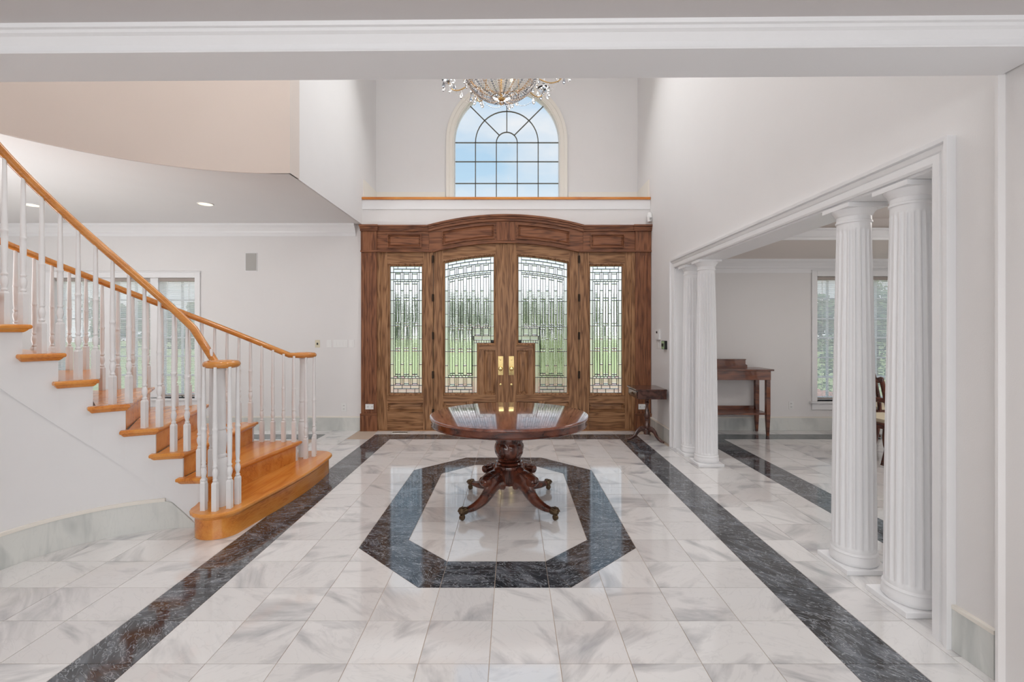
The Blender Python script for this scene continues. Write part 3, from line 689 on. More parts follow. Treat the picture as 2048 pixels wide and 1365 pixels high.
def leaf_lead():
    L_ = Lead(); g = glass_top; x0, x1 = 889.0, 987.4; b0, b1 = 895.2, 981.0; cs = [903.7, 920.6, 937.7, 954.8, 971.8]; hw = 5.2
    at = lambda d: (lambda p: g(p) + d)
    cor = 686.6; lx = 953.6; li = 947.4                 # corner of the L and its inner border
    brk = [581.3, 602.8, 628.5, 654, 679, 704, 732.3, 756, 773.8, 787]
    L_.stack(x0, b0, [g, at(13), at(28)] + brk, 'frost')
    L_.stack(b1, x1, [g, at(13), at(28), 581.3, 602.8, 628.5, 654, 672.5, cor], 'frost')
    L_.row([b0] + [912, 929, 946, 963] + [b1], g, at(6), 'frost'); L_.row([b0] + cs + [b1], at(6), at(13), 'frost')
    L_.row([b0, cs[0] - hw], at(13), at(28), 'ripple')
    for i, c in enumerate(cs):
        L_.pane(c - hw, c + hw, at(13), at(16), 'clear'); L_.pane(c - hw, c + hw, at(16), at(28), 'frost')
        e_ = cs[i + 1] - hw if i < 4 else b1
        if i < 4: L_.row([c + hw, (c + hw + e_) / 2, e_], at(13), at(28), 'ripple')
        else: L_.row([c + hw, e_], at(13), at(28), 'ripple')
    thin = [b0 + (b1 - b0) * i / 11 for i in range(12)]; L_.row(thin, at(28), at(32), 'clear')
    thin = [b0 + (b1 - b0) * i / 8 for i in range(9)]; L_.row(thin, at(32), at(35), 'clear')
    bundle_columns(L_, cs, hw, at(35), [602.8], 654, [581.3, 628.5], b0, b1)
    # right part over the corner
    r0 = 944.2
    L_.row([r0 + i * (b1 - r0) / 7 for i in range(8)], 654, 657.5, 'clear')
    L_.row([r0, 949], 657.5, 672.5, 'ripple')
    for c in (954.8, 971.8):
        L_.pane(c - hw, c + hw, 657.5, 670, 'frost'); L_.pane(c - hw, c + hw, 670, 672.5, 'clear')
    L_.row([960.4, 963.4, 966.4], 657.5, 672.5, 'ripple'); L_.row([977.4, b1], 657.5, 672.5, 'ripple')
    L_.row([r0 + 2, 963.5, b1], 672.5, 681, 'frost'); L_.row([947.4 + i * (987.4 - 947.4) / 8 for i in range(9)], 681, cor, 'frost')
    # lower left leg
    bundle_columns(L_, cs[:3], hw, 654, [704], 752, [679, 732.3], b0, r0)
    L_.stack(r0, li, [672.5, 704, 732.3, 756, 787], 'ripple'); L_.stack(li, lx, [cor, 704, 732.3, 756, 787], 'frost')
    L_.row([b0 + i * (r0 - b0) / 7 for i in range(8)], 752, 756, 'clear')
    L_.row([b0, cs[0] - hw], 756, 773.8, 'ripple')
    for i, c in enumerate(cs[:3]):
        L_.pane(c - hw, c + hw, 756, 770.5, 'frost'); L_.pane(c - hw, c + hw, 770.5, 773.8, 'clear')
        e_ = cs[i + 1] - hw if i < 2 else r0
        if i < 2: L_.row([c + hw, (c + hw + e_) / 2, e_], 756, 773.8, 'ripple')
    L_.row([b0, 912, 929, r0], 773.8, 780.5, 'frost'); L_.row([b0] + cs[:3] + [r0], 780.5, 787, 'frost')
    return L_
YG = YD + .035
for sd in (-1, 1):
    q = lambda p: p if sd < 0 else 2 * MX - p
    side = 'left' if sd < 0 else 'right'
    sl = empty('window_4' if sd < 0 else 'window_5', (dx(q(811)), YD, 0), side + ' sidelight of leaded glass in an oak frame beside the double door', 'sidelight', kind='structure')
    def bd(parent, name, a, c, ylo, yhi, y0, y1, m, n=10): return board(parent, name, min(q(a), q(c)), max(q(a), q(c)), ylo, yhi, y0, y1, m, n)
    y0, y1 = YD - .012, YD + .05
    bd(sl, 'stile', 761, 774, 862, 503, y0, y1, 'oak_v'); bd(sl, 'stile', 847.5, 848.5, 862, 503, y0, y1, 'oak_v')
    bd(sl, 'top_rail', 774, 847.5, 527, 503, y0, y1, 'oak_h'); bd(sl, 'middle_rail', 774, 847.5, 806, 791, y0, y1, 'oak_h'); bd(sl, 'bottom_rail', 774, 847.5, 862, 824.5, y0, y1, 'oak_h')
    p0, p1 = sorted((q(774.5), q(847))); raised_panel(sl, strip_poly(p0, p1, 824.5, 806, 1), y0, 'oak_h', wide=.05)
    p0, p1 = sorted((q(779), q(843))); frame_mould(sl, strip_poly(p0, p1, 787, 532, 1), y0, 'oak_v')
    sidelight_lead().build(sl, YG, sd > 0)
    # door leaf
    dr = empty('door_1' if sd < 0 else 'door_2', (dx(q(938)), YD, 0), side + ' leaf of the arched oak double door with leaded glass', 'door', kind='structure')
    bd(dr, 'hinge_stile', 866.2, 885.5, 861.5, leaf_top, YD, YD + .05, 'oak_v', 4)
    bd(dr, 'lock_stile', 991.4, 1011.4 if sd < 0 else 1011.2, 861.5, leaf_top, YD, YD + .05, 'oak_v', 4)
    bd(dr, 'top_rail', 885.5, 991.4, rail_in, leaf_top, YD, YD + .05, 'oak_h', 12)
    bd(dr, 'lower_rail', 885.5, 991.4, 803, 790.5, YD, YD + .05, 'oak_h'); bd(dr, 'bottom_rail', 885.5, 991.4, 861.5, 838, YD, YD + .05, 'oak_h')
    bd(dr, 'panel_stile', 957.5, 966.5, 790.5, 700, YD, YD + .05, 'oak_v'); bd(dr, 'panel_rail', 957.5, 991.4, 700, 690.5, YD, YD + .05, 'oak_h')
    bd(dr, 'centre_stile', 935, 945, 838, 803, YD, YD + .05, 'oak_v')
    for a, c in ((885.5, 935), (945, 991.4)):
        p0, p1 = sorted((q(a), q(c))); raised_panel(dr, strip_poly(p0, p1, 838, 803, 1), YD, 'oak_h', wide=.06)
    p0, p1 = sorted((q(966.5), q(991.4))); raised_panel(dr, strip_poly(p0, p1, 790.5, 700, 1), YD, 'oak_v', wide=.06)
    gp = [(q(889), 787), (q(953.6), 787), (q(953.6), 686.6), (q(987.4), 686.6)] + [(q(p), glass_top(p)) for p in span(987.4, 889, 8)]
    gp = [(dx(x), dz(y)) for x, y in gp]
    frame_mould(dr, gp, YD, 'oak_v', w=.033)
    leaf_lead().build(dr, YG, sd > 0)
    # brass hardware
    pl = bd(dr, 'handle_plate', 996, 1006.5, 751, 713, YD - .006, YD, 'brass')
    kx, kz = dx(q(1001)), dz(738)
    b = MB(); prof = [(.012, 0), (.012, .02), (.020, .028), (.030, .040), (.031, .052), (.022, .062), (.0, .064)]
    rings = [[(kx + r * cos(2 * pi * i / 16), YD - .006 - d, kz + r * sin(2 * pi * i / 16)) for i in range(16)] for r, d in prof]
    b.loft(rings, cap1=False).build('knob', M['brass'], pl, smooth=True)
    b = MB(); kz2 = dz(720)
    b.loft([[(kx + r * cos(2 * pi * i / 12), YD - .006 - d, kz2 + r * sin(2 * pi * i / 12)) for i in range(12)] for r, d in ((.011, 0), (.011, .006), (.006, .008))]).build('lock_cylinder', M['brass'], pl, smooth=True)
    b = MB(); kz3 = dz(770)
    b.loft([[(kx + r * cos(2 * pi * i / 12), YD - d, kz3 + r * sin(2 * pi * i / 12)) for i in range(12)] for r, d in ((.017, 0), (.017, .008), (.010, .013))]).build('deadbolt', M['brass'], dr, smooth=True)
    if sd < 0: bd(dr, 'astragal', 1009.6, 1013.2, 861, 488, YD - .010, YD, 'oak_v', 2)
    for yy in (519, 596, 672, 750, 826):
        b = MB(); hx = dx(q(866))
        b.loft([[(hx + .010 * cos(2 * pi * i / 8), YF - .006 + .010 * sin(2 * pi * i / 8), z) for i in range(8)] for z in (dz(yy + 7.5), dz(yy - 7.5))])
        b.box(hx - .016, hx + .016, YF - .001, YF + .006, dz(yy + 7), dz(yy - 7)); b.build('hinge', M['hinge'], dr, smooth=True)

# ------------------------------------------------------------------ arched window
wn = empty('window_1', (AX, NY, LEDGE), 'arched window with thin dark glazing bars above the entry ledge', 'window', kind='structure')
def arch_ring(r0, r1, y0, y1, zb, n=36):
    def path(r): return [(AX - r, zb)] + [(AX - r * cos(pi * i / n), ASZ + r * sin(pi * i / n)) for i in range(n + 1)] + [(AX + r, zb)]
    a, c = path(r0), path(r1)
    return MB().loft([[(p[0], y0, p[1]), (p[0], y1, p[1]), (q_[0], y1, q_[1]), (q_[0], y0, q_[1])] for p, q_ in zip(a, c)])
zb = LEDGE - .02
arch_ring(AR - .005, AR + .015, NY - .012, NY + .13, zb).build('reveal', M['cream_trim'], wn, smooth=True)
arch_ring(AR + .01, AR + .065, NY - .022, NY, zb).build('casing', M['cream_trim'], wn, smooth=True)
arch_ring(AR + .065, AR + .115, NY - .034, NY, zb).build('casing_band', M['cream_trim'], wn, smooth=True)
arch_ring(AR - .016, AR - .004, NY + .075, NY + .125, zb).build('frame', M['trim'], wn, smooth=True)
ya, yb = NY + .088, NY + .104; P_ = .3365; bw = .0075
b = MB()
b.box(AX - AR, AX + AR, ya, yb, ASZ - bw, ASZ + bw).build('glazing_bar', M['muntin'], wn)
zr = [Z(324, NY + .1), Z(367.5, NY + .1)]
for z in zr: MB().box(AX - AR, AX + AR, ya, yb, z - bw, z + bw).build('glazing_bar', M['muntin'], wn)
for k in (-1.5, -.5, .5, 1.5): MB().box(AX + k * P_ - bw, AX + k * P_ + bw, ya, yb, zb, ASZ).build('glazing_bar', M['muntin'], wn)
for rr in (P_ * .5, P_ * 1.5):
    MB().loft([[(AX + r_ * cos(pi * i / 24), y_, ASZ + r_ * sin(pi * i / 24)) for r_, y_ in ((rr - bw, ya), (rr + bw, ya), (rr + bw, yb), (rr - bw, yb))] for i in range(25)]).build('curved_bar', M['muntin'], wn, smooth=True)
for a in (45, 90, 135):
    d = Vector((cos(R(a)), sin(R(a)))); nn = Vector((-d.y, d.x)) * bw; p, q_ = Vector((AX, ASZ)) + d * P_ * .5, Vector((AX, ASZ)) + d * AR
    MB().prism_xz([tuple(p + nn), tuple(q_ + nn), tuple(q_ - nn), tuple(p - nn)], ya, yb).build('radial_bar', M['muntin'], wn)
def pane_poly(parent, poly, y, t=.006, name='glass_pane'):
    cx = sum(p[0] for p in poly) / len(poly); cz = sum(p[1] for p in poly) / len(poly)
    return MB().add([(x - cx, 0, z - cz) for x, z in poly], [tuple(range(len(poly)))]).build(name, M['wglass'], parent, loc=(cx, y, cz))
zs = [zb] + zr[::-1] + [ASZ]; xs = [AX - AR] + [AX + k * P_ for k in (-1.5, -.5, .5, 1.5)] + [AX + AR]
for z0, z1 in zip(zs, zs[1:]):
    for x0, x1 in zip(xs, xs[1:]): pane_poly(wn, [(x0, z0), (x1, z0), (x1, z1), (x0, z1)], ya + .008)
def sector(r0, r1, a0, a1, n=8):
    return [(AX + r1 * cos(R(a0 + (a1 - a0) * i / n)), ASZ + r1 * sin(R(a0 + (a1 - a0) * i / n))) for i in range(n + 1)] + ([(AX + r0 * cos(R(a1 - (a1 - a0) * i / n)), ASZ + r0 * sin(R(a1 - (a1 - a0) * i / n))) for i in range(n + 1)] if r0 > 0 else [])
pane_poly(wn, sector(0, P_ * .5, 0, 180, 12), ya + .008)
for r0, r1 in ((P_ * .5, P_ * 1.5), (P_ * 1.5, AR)):
    for a in (0, 45, 90, 135): pane_poly(wn, sector(r0, r1, a, a + 45), ya + .008)

# ------------------------------------------------------------------ triple windows with blinds
def triple(name, x0, x1, z0, z1, units, label, cols, sill_y):
    t = empty(name, ((x0 + x1) / 2, YB, z0), label, 'window', kind='structure')
    cw = .075
    b = MB()
    ring = lambda d, y: [(x0 - d, y, z0 - d * 0), (x1 + d, y, z0 - d * 0), (x1 + d, y, z1 + d), (x0 - d, y, z1 + d)]
    for (a, c, e_, g_) in ((x0 - cw, x0, z0, z1 + cw), (x1, x1 + cw, z0, z1 + cw)):
        MB().box(a, c, YB - .022, YB, e_, g_).build('casing', M['trim'], t, bevel=.004)
    MB().box(x0, x1, YB - .022, YB, z1, z1 + cw).build('head_casing', M['trim'], t, bevel=.004)
    MB().box(x0 - cw - .006, x1 + cw + .006, YB - .030, YB, z1 + cw, z1 + cw + .014).build('head_bead', M['trim'], t)
    MB().box(x0 - cw - .03, x1 + cw + .03, YB - .05, YB + .12, z0 - .028, z0).build('sill', M['trim'], t, bevel=.006)
    MB().box(x0 - cw, x1 + cw, YB - .018, YB, z0 - .12, z0 - .028).build('apron', M['trim'], t, bevel=.003)
    prev = x0
    for i, (a, c) in enumerate(units):
        if a - prev > .02: MB().box(prev, a, YB + .03, YB + .16, z0, z1).build('mullion', M['trim'], t, bevel=.004)
        prev = c
    if x1 - prev > .005: MB().box(prev, x1, YB + .03, YB + .16, z0, z1).build('mullion', M['trim'], t)
    for i, (a, c) in enumerate(units):
        sh = empty('sash', Vector(((a + c) / 2, YB + .14, z0)) - t.location); sh.parent = t
        fw = .03; y0, y1 = YB + .12, YB + .16
        for q_ in ((a, a + fw, z0, z1), (c - fw, c, z0, z1), (a, c, z0, z0 + fw + .02), (a, c, z1 - fw, z1)):
            MB().box(q_[0], q_[1], y0, y1, q_[2], q_[3]).build('sash_bar', M['trim'], sh)
        nc = cols[i]; nr = 6; ga, gc, g0, g1 = a + fw, c - fw, z0 + fw + .02, z1 - fw
        for k in range(1, nc):
            x = ga + (gc - ga) * k / nc; MB().box(x - .011, x + .011, y0 + .005, y1 - .005, g0, g1).build('muntin', M['trim'], sh)
        for k in range(1, nr):
            z = g0 + (g1 - g0) * k / nr; MB().box(ga, gc, y0 + .007, y1 - .007, z - .011, z + .011).build('muntin', M['trim'], sh)
        for k in range(nc):
            for r_ in range(nr):
                xa, xb = ga + (gc - ga) * k / nc, ga + (gc - ga) * (k + 1) / nc; za, zc = g0 + (g1 - g0) * r_ / nr, g0 + (g1 - g0) * (r_ + 1) / nr
                pane_poly(sh, [(xa, za), (xb, za), (xb, zc), (xa, zc)], y0 + .02)
        bl = empty('blind', Vector(((a + c) / 2, YB + .06, z1)) - t.location); bl.parent = t
        MB().box(a + .004, c - .004, YB + .035, YB + .085, z1 - .045, z1 - .002).build('headrail', M['head'], bl, bevel=.003)
        zz = z1 - .055; zl = z0 + .05; m = MB(); ti = -R(34); hw = .0122
        while zz > zl:
            m.add([(a + .006, YB + .06 - hw * cos(ti), zz - hw * sin(ti)), (c - .006, YB + .06 - hw * cos(ti), zz - hw * sin(ti)), (c - .006, YB + .06, zz + .0015), (a + .006, YB + .06, zz + .0015), (c - .006, YB + .06 + hw * cos(ti), zz + hw * sin(ti)), (a + .006, YB + .06 + hw * cos(ti), zz + hw * sin(ti))],
                  [(0, 1, 2, 3), (3, 2, 4, 5)]); zz -= .0195
        tag(m.build('slat', M['blind'], bl), kind='stuff')
        MB().box(a + .006, c - .006, YB + .048, YB + .072, zl - .028, zl - .008).build('bottom_rail', M['head'], bl, bevel=.003)
        for f_ in (.22, .78):
            x = a + (c - a) * f_; MB().box(x - .0025, x + .0025, YB + .0455, YB + .0475, zl - .01, z1 - .04).build('ladder_tape', M['blind'], bl)
        MB().tube([((a + c) / 2, YB + .10, z0 + .03), ((a + c) / 2 + .02, YB + .06, z0 + .035), ((a + c) / 2 + .07, YB + .045, z0 + .02)], .008, 6).build('crank', M['muntin'], sh, smooth=True)
triple('window_2', HWX0, HWX1, HWZ0, HWZ1, [(X(a, YB), X(c, YB)) for a, c in ((106, 196), (218, 297), (313, 390.5))],
       'triple window with open blinds behind the staircase balusters', (2, 2, 2), 807)
triple('window_3', DWX0, DWX1, DWZ0, DWZ1, [(X(a, YB), X(c, YB)) for a, c in ((1634, 1700), (1730, 1832), (1857, 1928))],
       'triple window with open blinds in the dining room behind the columns', (2, 3, 2), 803)

# ------------------------------------------------------------------ curved staircase
HS, DA, A0 = 0.184, 12.6, 57.2
NT = 10
def ak(k): return A0 + DA * k
def pt(r, a, s=0.0):
    a = R(a); return (C.x + r * cos(a) - s * sin(a), C.y + r * sin(a) + s * cos(a))
st = empty('staircase', (-2.3, 3.4, 0), 'curved oak staircase with white balusters and a rounded bottom step', 'staircase')
N1, N2 = (-2.09, 3.42), (-2.085, 4.765)
def bottom_poly(o):
    p = [(N1[0] + (.155 + o) * cos(R(a)), N1[1] + (.155 + o) * sin(R(a))) for a in range(180, 361, 15)]
    p += [(-1.912 + o, 3.60), (-1.882 + o, 3.80), (-1.855 + o, 4.0), (-1.838 + o, 4.2), (-1.832 + o, 4.4), (-1.838 + o, 4.6)]
    p += [(-2.035 + (.185 + o) * cos(R(a)), 4.785 + (.185 + o) * sin(R(a))) for a in range(0, 151, 15)]
    return p + [(-2.30, 4.72), (-2.36, 4.2), (-2.36, 3.49), (-2.29, 3.49)]
def tread_poly(k, i):
    ri, ro = .745 + i, 1.955 - i; a, b_ = ak(k), ak(k + 1)
    p = [pt(ri, a, i), pt(ro, a, i)] + [pt(ro, a + (b_ + 1.2 - a) * j / 5) for j in range(1, 6)]
    p += [pt(.797, b_ + 1.2), pt(.797, b_ + 4.6 - i * 60)] + [pt(ri, b_ + 4.6 - i * 60 - (b_ + 4.6 - i * 60 - a) * j / 6) for j in range(0, 6)]
    return p
for k in range(1, NT + 1):
    z = HS * k
    f = (lambda i: bottom_poly(.030 - i)) if k == 1 else (lambda i: tread_poly(k, i))
    b = MB(); sec = [(.009, 0), (.003, -.003), (0, -.009), (0, -.020), (.004, -.026), (.011, -.029), (.013, -.031), (.016, -.036), (.024, -.044), (.030, -.048)]
    b.loft([[(x, y, z + dz_) for x, y in f(i)] for i, dz_ in sec[::-1]])
    o = b.build('tread', M['honey_y'], st)
    if k == 1:
        MB().prism_xy(bottom_poly(0), 0.0005, z - .045).build('riser', M['honey_y'], st, smooth=True)
    else:
        q0, q1, q2, q3 = pt(.80, ak(k), .032), pt(1.93, ak(k), .032), pt(1.93, ak(k), .050), pt(.80, ak(k), .050)
        MB().prism_xy([q0, q1, q2, q3], z - HS - .002, z - .03).build('riser', M['honey_x'], st)
def zline(a): return max(0.0, .43 + .0137 * (a - 120))
def ring_wall(r0, r1, a0, a1, zb_, zt_, n=10):
    b = MB(); rings = []
    for i in range(n + 1):
        a = a0 + (a1 - a0) * i / n; p, q_ = pt(r0, a), pt(r1, a)
        rings.append([(p[0], p[1], zb_(a)), (p[0], p[1], zt_(a)), (q_[0], q_[1], zt_(a)), (q_[0], q_[1], zb_(a))])
    return b.loft(rings)
b = MB(); b2 = MB()
for k in range(2, NT + 1):
    a0, a1 = ak(k) + (2.3 if k > 1 else 0), ak(k + 1) + 2.3
    w_ = ring_wall(.786, .815, a0, a1, lambda a: min(zline(a), HS * k - .05), lambda a: HS * k - .046, 5); b.add(w_.v, w_.f)
    w_ = ring_wall(1.90, 1.93, a0 - 1.4, a1 - 1.4, lambda a: 0.0005, lambda a: HS * k - .046, 4); b2.add(w_.v, w_.f)
b.build('stringer', M['stringer'], st, smooth=True); b2.build('outer_stringer', M['stringer'], st, smooth=True)
ring_wall(.793, .83, 84, ak(NT + 1) + 2.3, lambda a: 0.0005, lambda a: zline(a) + .02, 30).build('under_stair_wall', M['stringer'], st, smooth=True)
zc = lambda a: min(.20, max(.002, zline(a) - .004))
bb_ = ring_wall(.778, .793, 89.0, ak(NT + 1) + 2, lambda a: 0.0005, zc, 40).build('stair_baseboard', M['base_marble'], st, smooth=True)
ring_wall(.774, .793, 105.5, ak(NT + 1) + 2, lambda a: .20, lambda a: .222, 30).build('cap_strip', M['cream_trim'], bb_, smooth=True)

def sm(x, lo, w_=.05): return lo + (x - lo + sqrt((x - lo) ** 2 + w_ ** 2)) / 2
def zrail_in(a): return sm(HS * (a - A0) / DA + .925, 1.195)
def zrail_out(a): return sm(HS * (a - A0) / DA + .775, 1.193)
def baluster(x, y, z0, z1, name='baluster'):
    H = z1 - z0; b = MB(); s_ = .0165
    b.box(-s_, s_, -s_, s_, 0, .19)
    b.add([(-s_, -s_, .19), (s_, -s_, .19), (s_, s_, .19), (-s_, s_, .19), (-.011, -.011, .203), (.011, -.011, .203), (.011, .011, .203), (-.011, .011, .203)], [(0, 1, 5, 4), (1, 2, 6, 5), (2, 3, 7, 6), (3, 0, 4, 7)])
    m_ = .36 + (H - .36) * .32
    pr = [(.011, .20), (.0165, .212), (.011, .222), (.0115, .228), (.0175, .250), (.0185, .268), (.015, .285), (.0105, .296), (.016, .303), (.016, .311), (.0115, .319), (.0150, .36),
          (.0165, m_ - .03), (.0150, m_ - .012), (.0185, m_ - .004), (.0185, m_ + .004), (.0150, m_ + .012), (.0155, m_ + .03), (.0105, H)]
    b.lathe(pr, seg=10)
    return b.build(name, M['baluster'], st, smooth=True, loc=(x, y, z0))
for k in range(2, NT + 1):
    for j in range(2):
        a = ak(k) + 1.2 + 6.3 * j; p = pt(.812, a); baluster(p[0], p[1], HS * k, zrail_in(a) - .015)
    for j in range(4):
        a = ak(k) + 1.4 + 3.15 * j; p = pt(1.895, a); baluster(p[0], p[1], HS * k, zrail_out(a) - .015)
def newel(c, zt):
    H = zt - HS
    pr = [(.046, 0), (.047, .30), (.045, .335), (.036, .345), (.041, .352), (.041, .362), (.034, .372), (.036, .39), (.041, .46), (.042, .50), (.036, .53), (.033, .54), (.038, .548), (.038, .556), (.033, .564),
          (.036, .60), (.034, .75), (.031, H - .03), (.036, H - .02), (.036, H)]
    MB().lathe(pr, seg=20).build('newel_post', M['baluster'], st, smooth=True, loc=(c[0], c[1], HS))
    MB().lathe([(.030, 0), (.030, .02)], seg=16).build('newel_cap', M['honey_x'], st, smooth=True, loc=(c[0], c[1], zt - .004))
newel(N1, 1.17); newel(N2, 1.168)
for a in (188, 238, 285, 332, 18): baluster(N1[0] + .110 * cos(R(a)), N1[1] + .110 * sin(R(a)), HS, 1.18)
for a in (-120, -55, -5, 45, 110): baluster(N2[0] + .110 * cos(R(a)), N2[1] + .110 * sin(R(a)), HS, 1.178)
path = [pt(.812, a) + (zrail_in(a),) for a in range(198, 91, -3)]
e_ = path[-1]
path += [(N1[0] - .10, N1[1] + .104, 1.199)] + [(N1[0] + (.104 - .0001 * (75 - a)) * cos(R(a)), N1[1] + (.104 - .0001 * (75 - a)) * sin(R(a)), 1.195) for a in range(75, -246, -15)]
b = MB().tube(path, (.029, .026), 12).lathe([(.0, -.022), (.075, -.02), (.082, 0), (.075, .02), (.0, .024)], (N1[0], N1[1], 1.195), 20)
b.build('handrail', M['rail'], st, smooth=True)
path = [pt(1.895, a) + (zrail_out(a),) for a in range(198, 95, -3)]
path += [(N2[0] - .09, N2[1] - .10, 1.196)] + [(N2[0] + (.104 - .0001 * (a + 75)) * cos(R(a)), N2[1] + (.104 - .0001 * (a + 75)) * sin(R(a)), 1.193) for a in range(-75, 246, 15)]
b = MB().tube(path, (.029, .026), 12).lathe([(.0, -.022), (.075, -.02), (.082, 0), (.075, .02), (.0, .024)], (N2[0], N2[1], 1.193), 20)
b.build('handrail', M['rail'], st, smooth=True)

# ------------------------------------------------------------------ round pedestal table
TC = (-0.028, 3.965)
t = empty('pedestal_table', (TC[0], TC[1], 0), 'round mahogany pedestal table on four scrolled legs over the inlaid octagon', 'table')
tc3 = (TC[0], TC[1], 0)
MB().lathe([(.0, .722), (.640, .722), (.648, .725), (.652, .732), (.652, .738), (.648, .744), (.640, .746), (.0, .746)], tc3, 96).build('table_top', M['table_top'], t, smooth=True)
MB().lathe([(.60, .668), (.634, .668), (.640, .671), (.641, .676), (.636, .680), (.636, .7215), (.60, .7215)], tc3, 96).build('apron', M['mahogany'], t, smooth=True)
MB().lathe([(.0, .66), (.30, .66), (.30, .7215), (.0, .7215)], tc3, 24).build('top_block', M['mahogany'], t, smooth=True)
MB().lathe([(.10, .66), (.115, .62), (.118, .56), (.116, .525), (.112, .515)], tc3, 32).build('collar', M['mahogany_z'], t, smooth=True)
def carve(r, z, a): 
    u = (a * 9 / (2 * pi) + z * 7.0) % 1.0
    return r * (1 + .085 * (abs(sin(pi * u)) ** .7 - .6) * (1 if .392 < z < .51 else 0))
pr = [(.110, .520), (.108, .510), (.113, .500), (.118, .485), (.120, .465), (.117, .440), (.108, .415), (.096, .395), (.088, .385)]
MB().lathe(pr, tc3, 108, carve).build('carved_vase', M['mahogany_z'], t, smooth=True)
pr = [(.086, .386), (.098, .380), (.102, .372), (.098, .364), (.090, .361), (.108, .356), (.114, .346), (.108, .336), (.098, .333), (.112, .328), (.118, .316), (.116, .306), (.100, .300)]
MB().lathe(pr, tc3, 40).build('ring_moulding', M['mahogany_z'], t, smooth=True)
pr = [(.092, .302), (.092, .200), (.078, .165), (.0, .163)]
MB().lathe(pr, tc3, 8).build('block', M['mahogany_z'], t)
def spline(P, n=6):
    out = []
    P = [Vector(p) for p in P]
    for i in range(len(P) - 1):
        p0, p1, p2, p3 = P[max(i - 1, 0)], P[i], P[i + 1], P[min(i + 2, len(P) - 1)]
        for j in range(n):
            u = j / n; out.append(.5 * ((2 * p1) + (p2 - p0) * u + (2 * p0 - 5 * p1 + 4 * p2 - p3) * u * u + (3 * p1 - p0 - 3 * p2 + p3) * u ** 3))
    return out + [P[-1]]
leg = spline([(.06, 0, .225), (.125, 0, .222), (.185, 0, .190), (.235, 0, .140), (.300, 0, .095), (.385, 0, .070), (.455, 0, .066), (.495, 0, .070)])
rad = []
for p in leg:
    u = min(1, max(0, (p.x - .06) / .43)); rad.append((.032 - .008 * u, .078 * (1 - u) ** 1.3 + .019))
lm = MB().tube(leg, rad, 12)
scroll = spline([(.115, 0, .275), (.098, 0, .288), (.108, 0, .306), (.130, 0, .308), (.152, 0, .296), (.185, 0, .294), (.225, 0, .283), (.262, 0, .268), (.285, 0, .245), (.280, 0, .222), (.258, 0, .214), (.243, 0, .228)])
sr = [(.034 + .006 * sin(pi * i / (len(scroll) - 1)), .013 + .007 * sin(2 * pi * i / (len(scroll) - 1)) ** 2) for i in range(len(scroll))]
sm_ = MB().tube(scroll, sr, 10)
for c_, r_ in (((.124, .288), .020), ((.262, .240), .030)):                       # the rolls at the ends of each scroll
    sm_.loft([[(c_[0] + rr * cos(2 * pi * i / 14), yy, c_[1] + rr * sin(2 * pi * i / 14)) for i in range(14)] for yy, rr in ((-.046, r_ * .3), (-.044, r_), (-.030, r_ * .92), (.030, r_ * .92), (.044, r_), (.046, r_ * .3))])
for i_ in range(5):                                                              # leaf ribs on the knee
    sm_.tube([(.165, .014 * (i_ - 2), .292), (.215, .017 * (i_ - 2), .294 - .004 * abs(i_ - 2)), (.262, .015 * (i_ - 2), .276 - .005 * abs(i_ - 2)), (.290, .010 * (i_ - 2), .243)], [.006, .010, .010, .005], 6)
cm = MB().loft([[(x, hw_ * cos(2 * pi * i / 10), .066 + hz * sin(2 * pi * i / 10)) for i in range(10)] for x, hw_, hz in ((.455, .027, .024), (.465, .031, .029), (.490, .030, .029), (.512, .026, .026), (.522, .014, .016))])
for i_ in (-1, 0, 1): cm.tube([(.475, .018 * i_, .090), (.505, .020 * i_, .086), (.523, .018 * i_, .066)], .007, 6)
cm.tube([(.488, 0, .045), (.494, 0, .030)], (.012, .012), 8)
wm = MB().loft([[(.498 + rr * cos(2 * pi * i / 14), yy, .0225 + rr * sin(2 * pi * i / 14)) for i in range(14)] for yy, rr in ((-.013, .014), (-.010, .022), (.010, .022), (.013, .014))])
def rotated(mb, a, c):
    o = MB(); ca, sa = cos(R(a)), sin(R(a)); o.v = [(c[0] + x * ca - y * sa, c[1] + x * sa + y * ca, z) for x, y, z in mb.v]; o.f = list(mb.f); return o
for a in (45, 135, 225, 315):
    lo = rotated(lm, a, TC).build('leg', M['mahogany'], t, smooth=True)
    rotated(sm_, a, TC).build('scroll', M['mahogany'], lo, smooth=True)
    rotated(cm, a, TC).build('brass_foot', M['dark_brass'], lo, smooth=True)
    rotated(wm, a, TC).build('caster', M['dark_brass'], lo, smooth=True)

# ------------------------------------------------------------------ small drawer table by the right wall
sx0, sx1, sy0, sy1 = 1.585, 1.955, 6.06, 6.53; sc = ((sx0 + sx1) / 2, (sy0 + sy1) / 2)
t = empty('drawer_table', (sc[0], sc[1], 0), 'small dark wood pedestal side table with a drawer by the right wall', 'side table')
MB().box(sx0 - .02, sx1 + .004, sy0 - .012, sy1 + .012, .672, .692).build('table_top', M['walnut'], t, bevel=.006)
MB().box(sx0 + .006, sx1, sy0, sy1, .565, .672).build('case', M['walnut'], t, bevel=.002)
d_ = MB().box(sx0 - .006, sx0 + .006, sy0 + .02, sy1 - .02, .578, .660).build('drawer', M['walnut'], t, bevel=.003)
k_ = MB().loft([[(sx0 - .006 - x, sc[1] + r_ * cos(2 * pi * i / 10), .625 + r_ * sin(2 * pi * i / 10)) for i in range(10)] for x, r_ in ((0, .012), (.004, .012), (.006, .005), (.014, .005))])
k_.tube([(sx0 - .018, sc[1] - .03, .622), (sx0 - .022, sc[1] - .02, .600), (sx0 - .022, sc[1] + .02, .600), (sx0 - .018, sc[1] + .03, .622)], .004, 6)
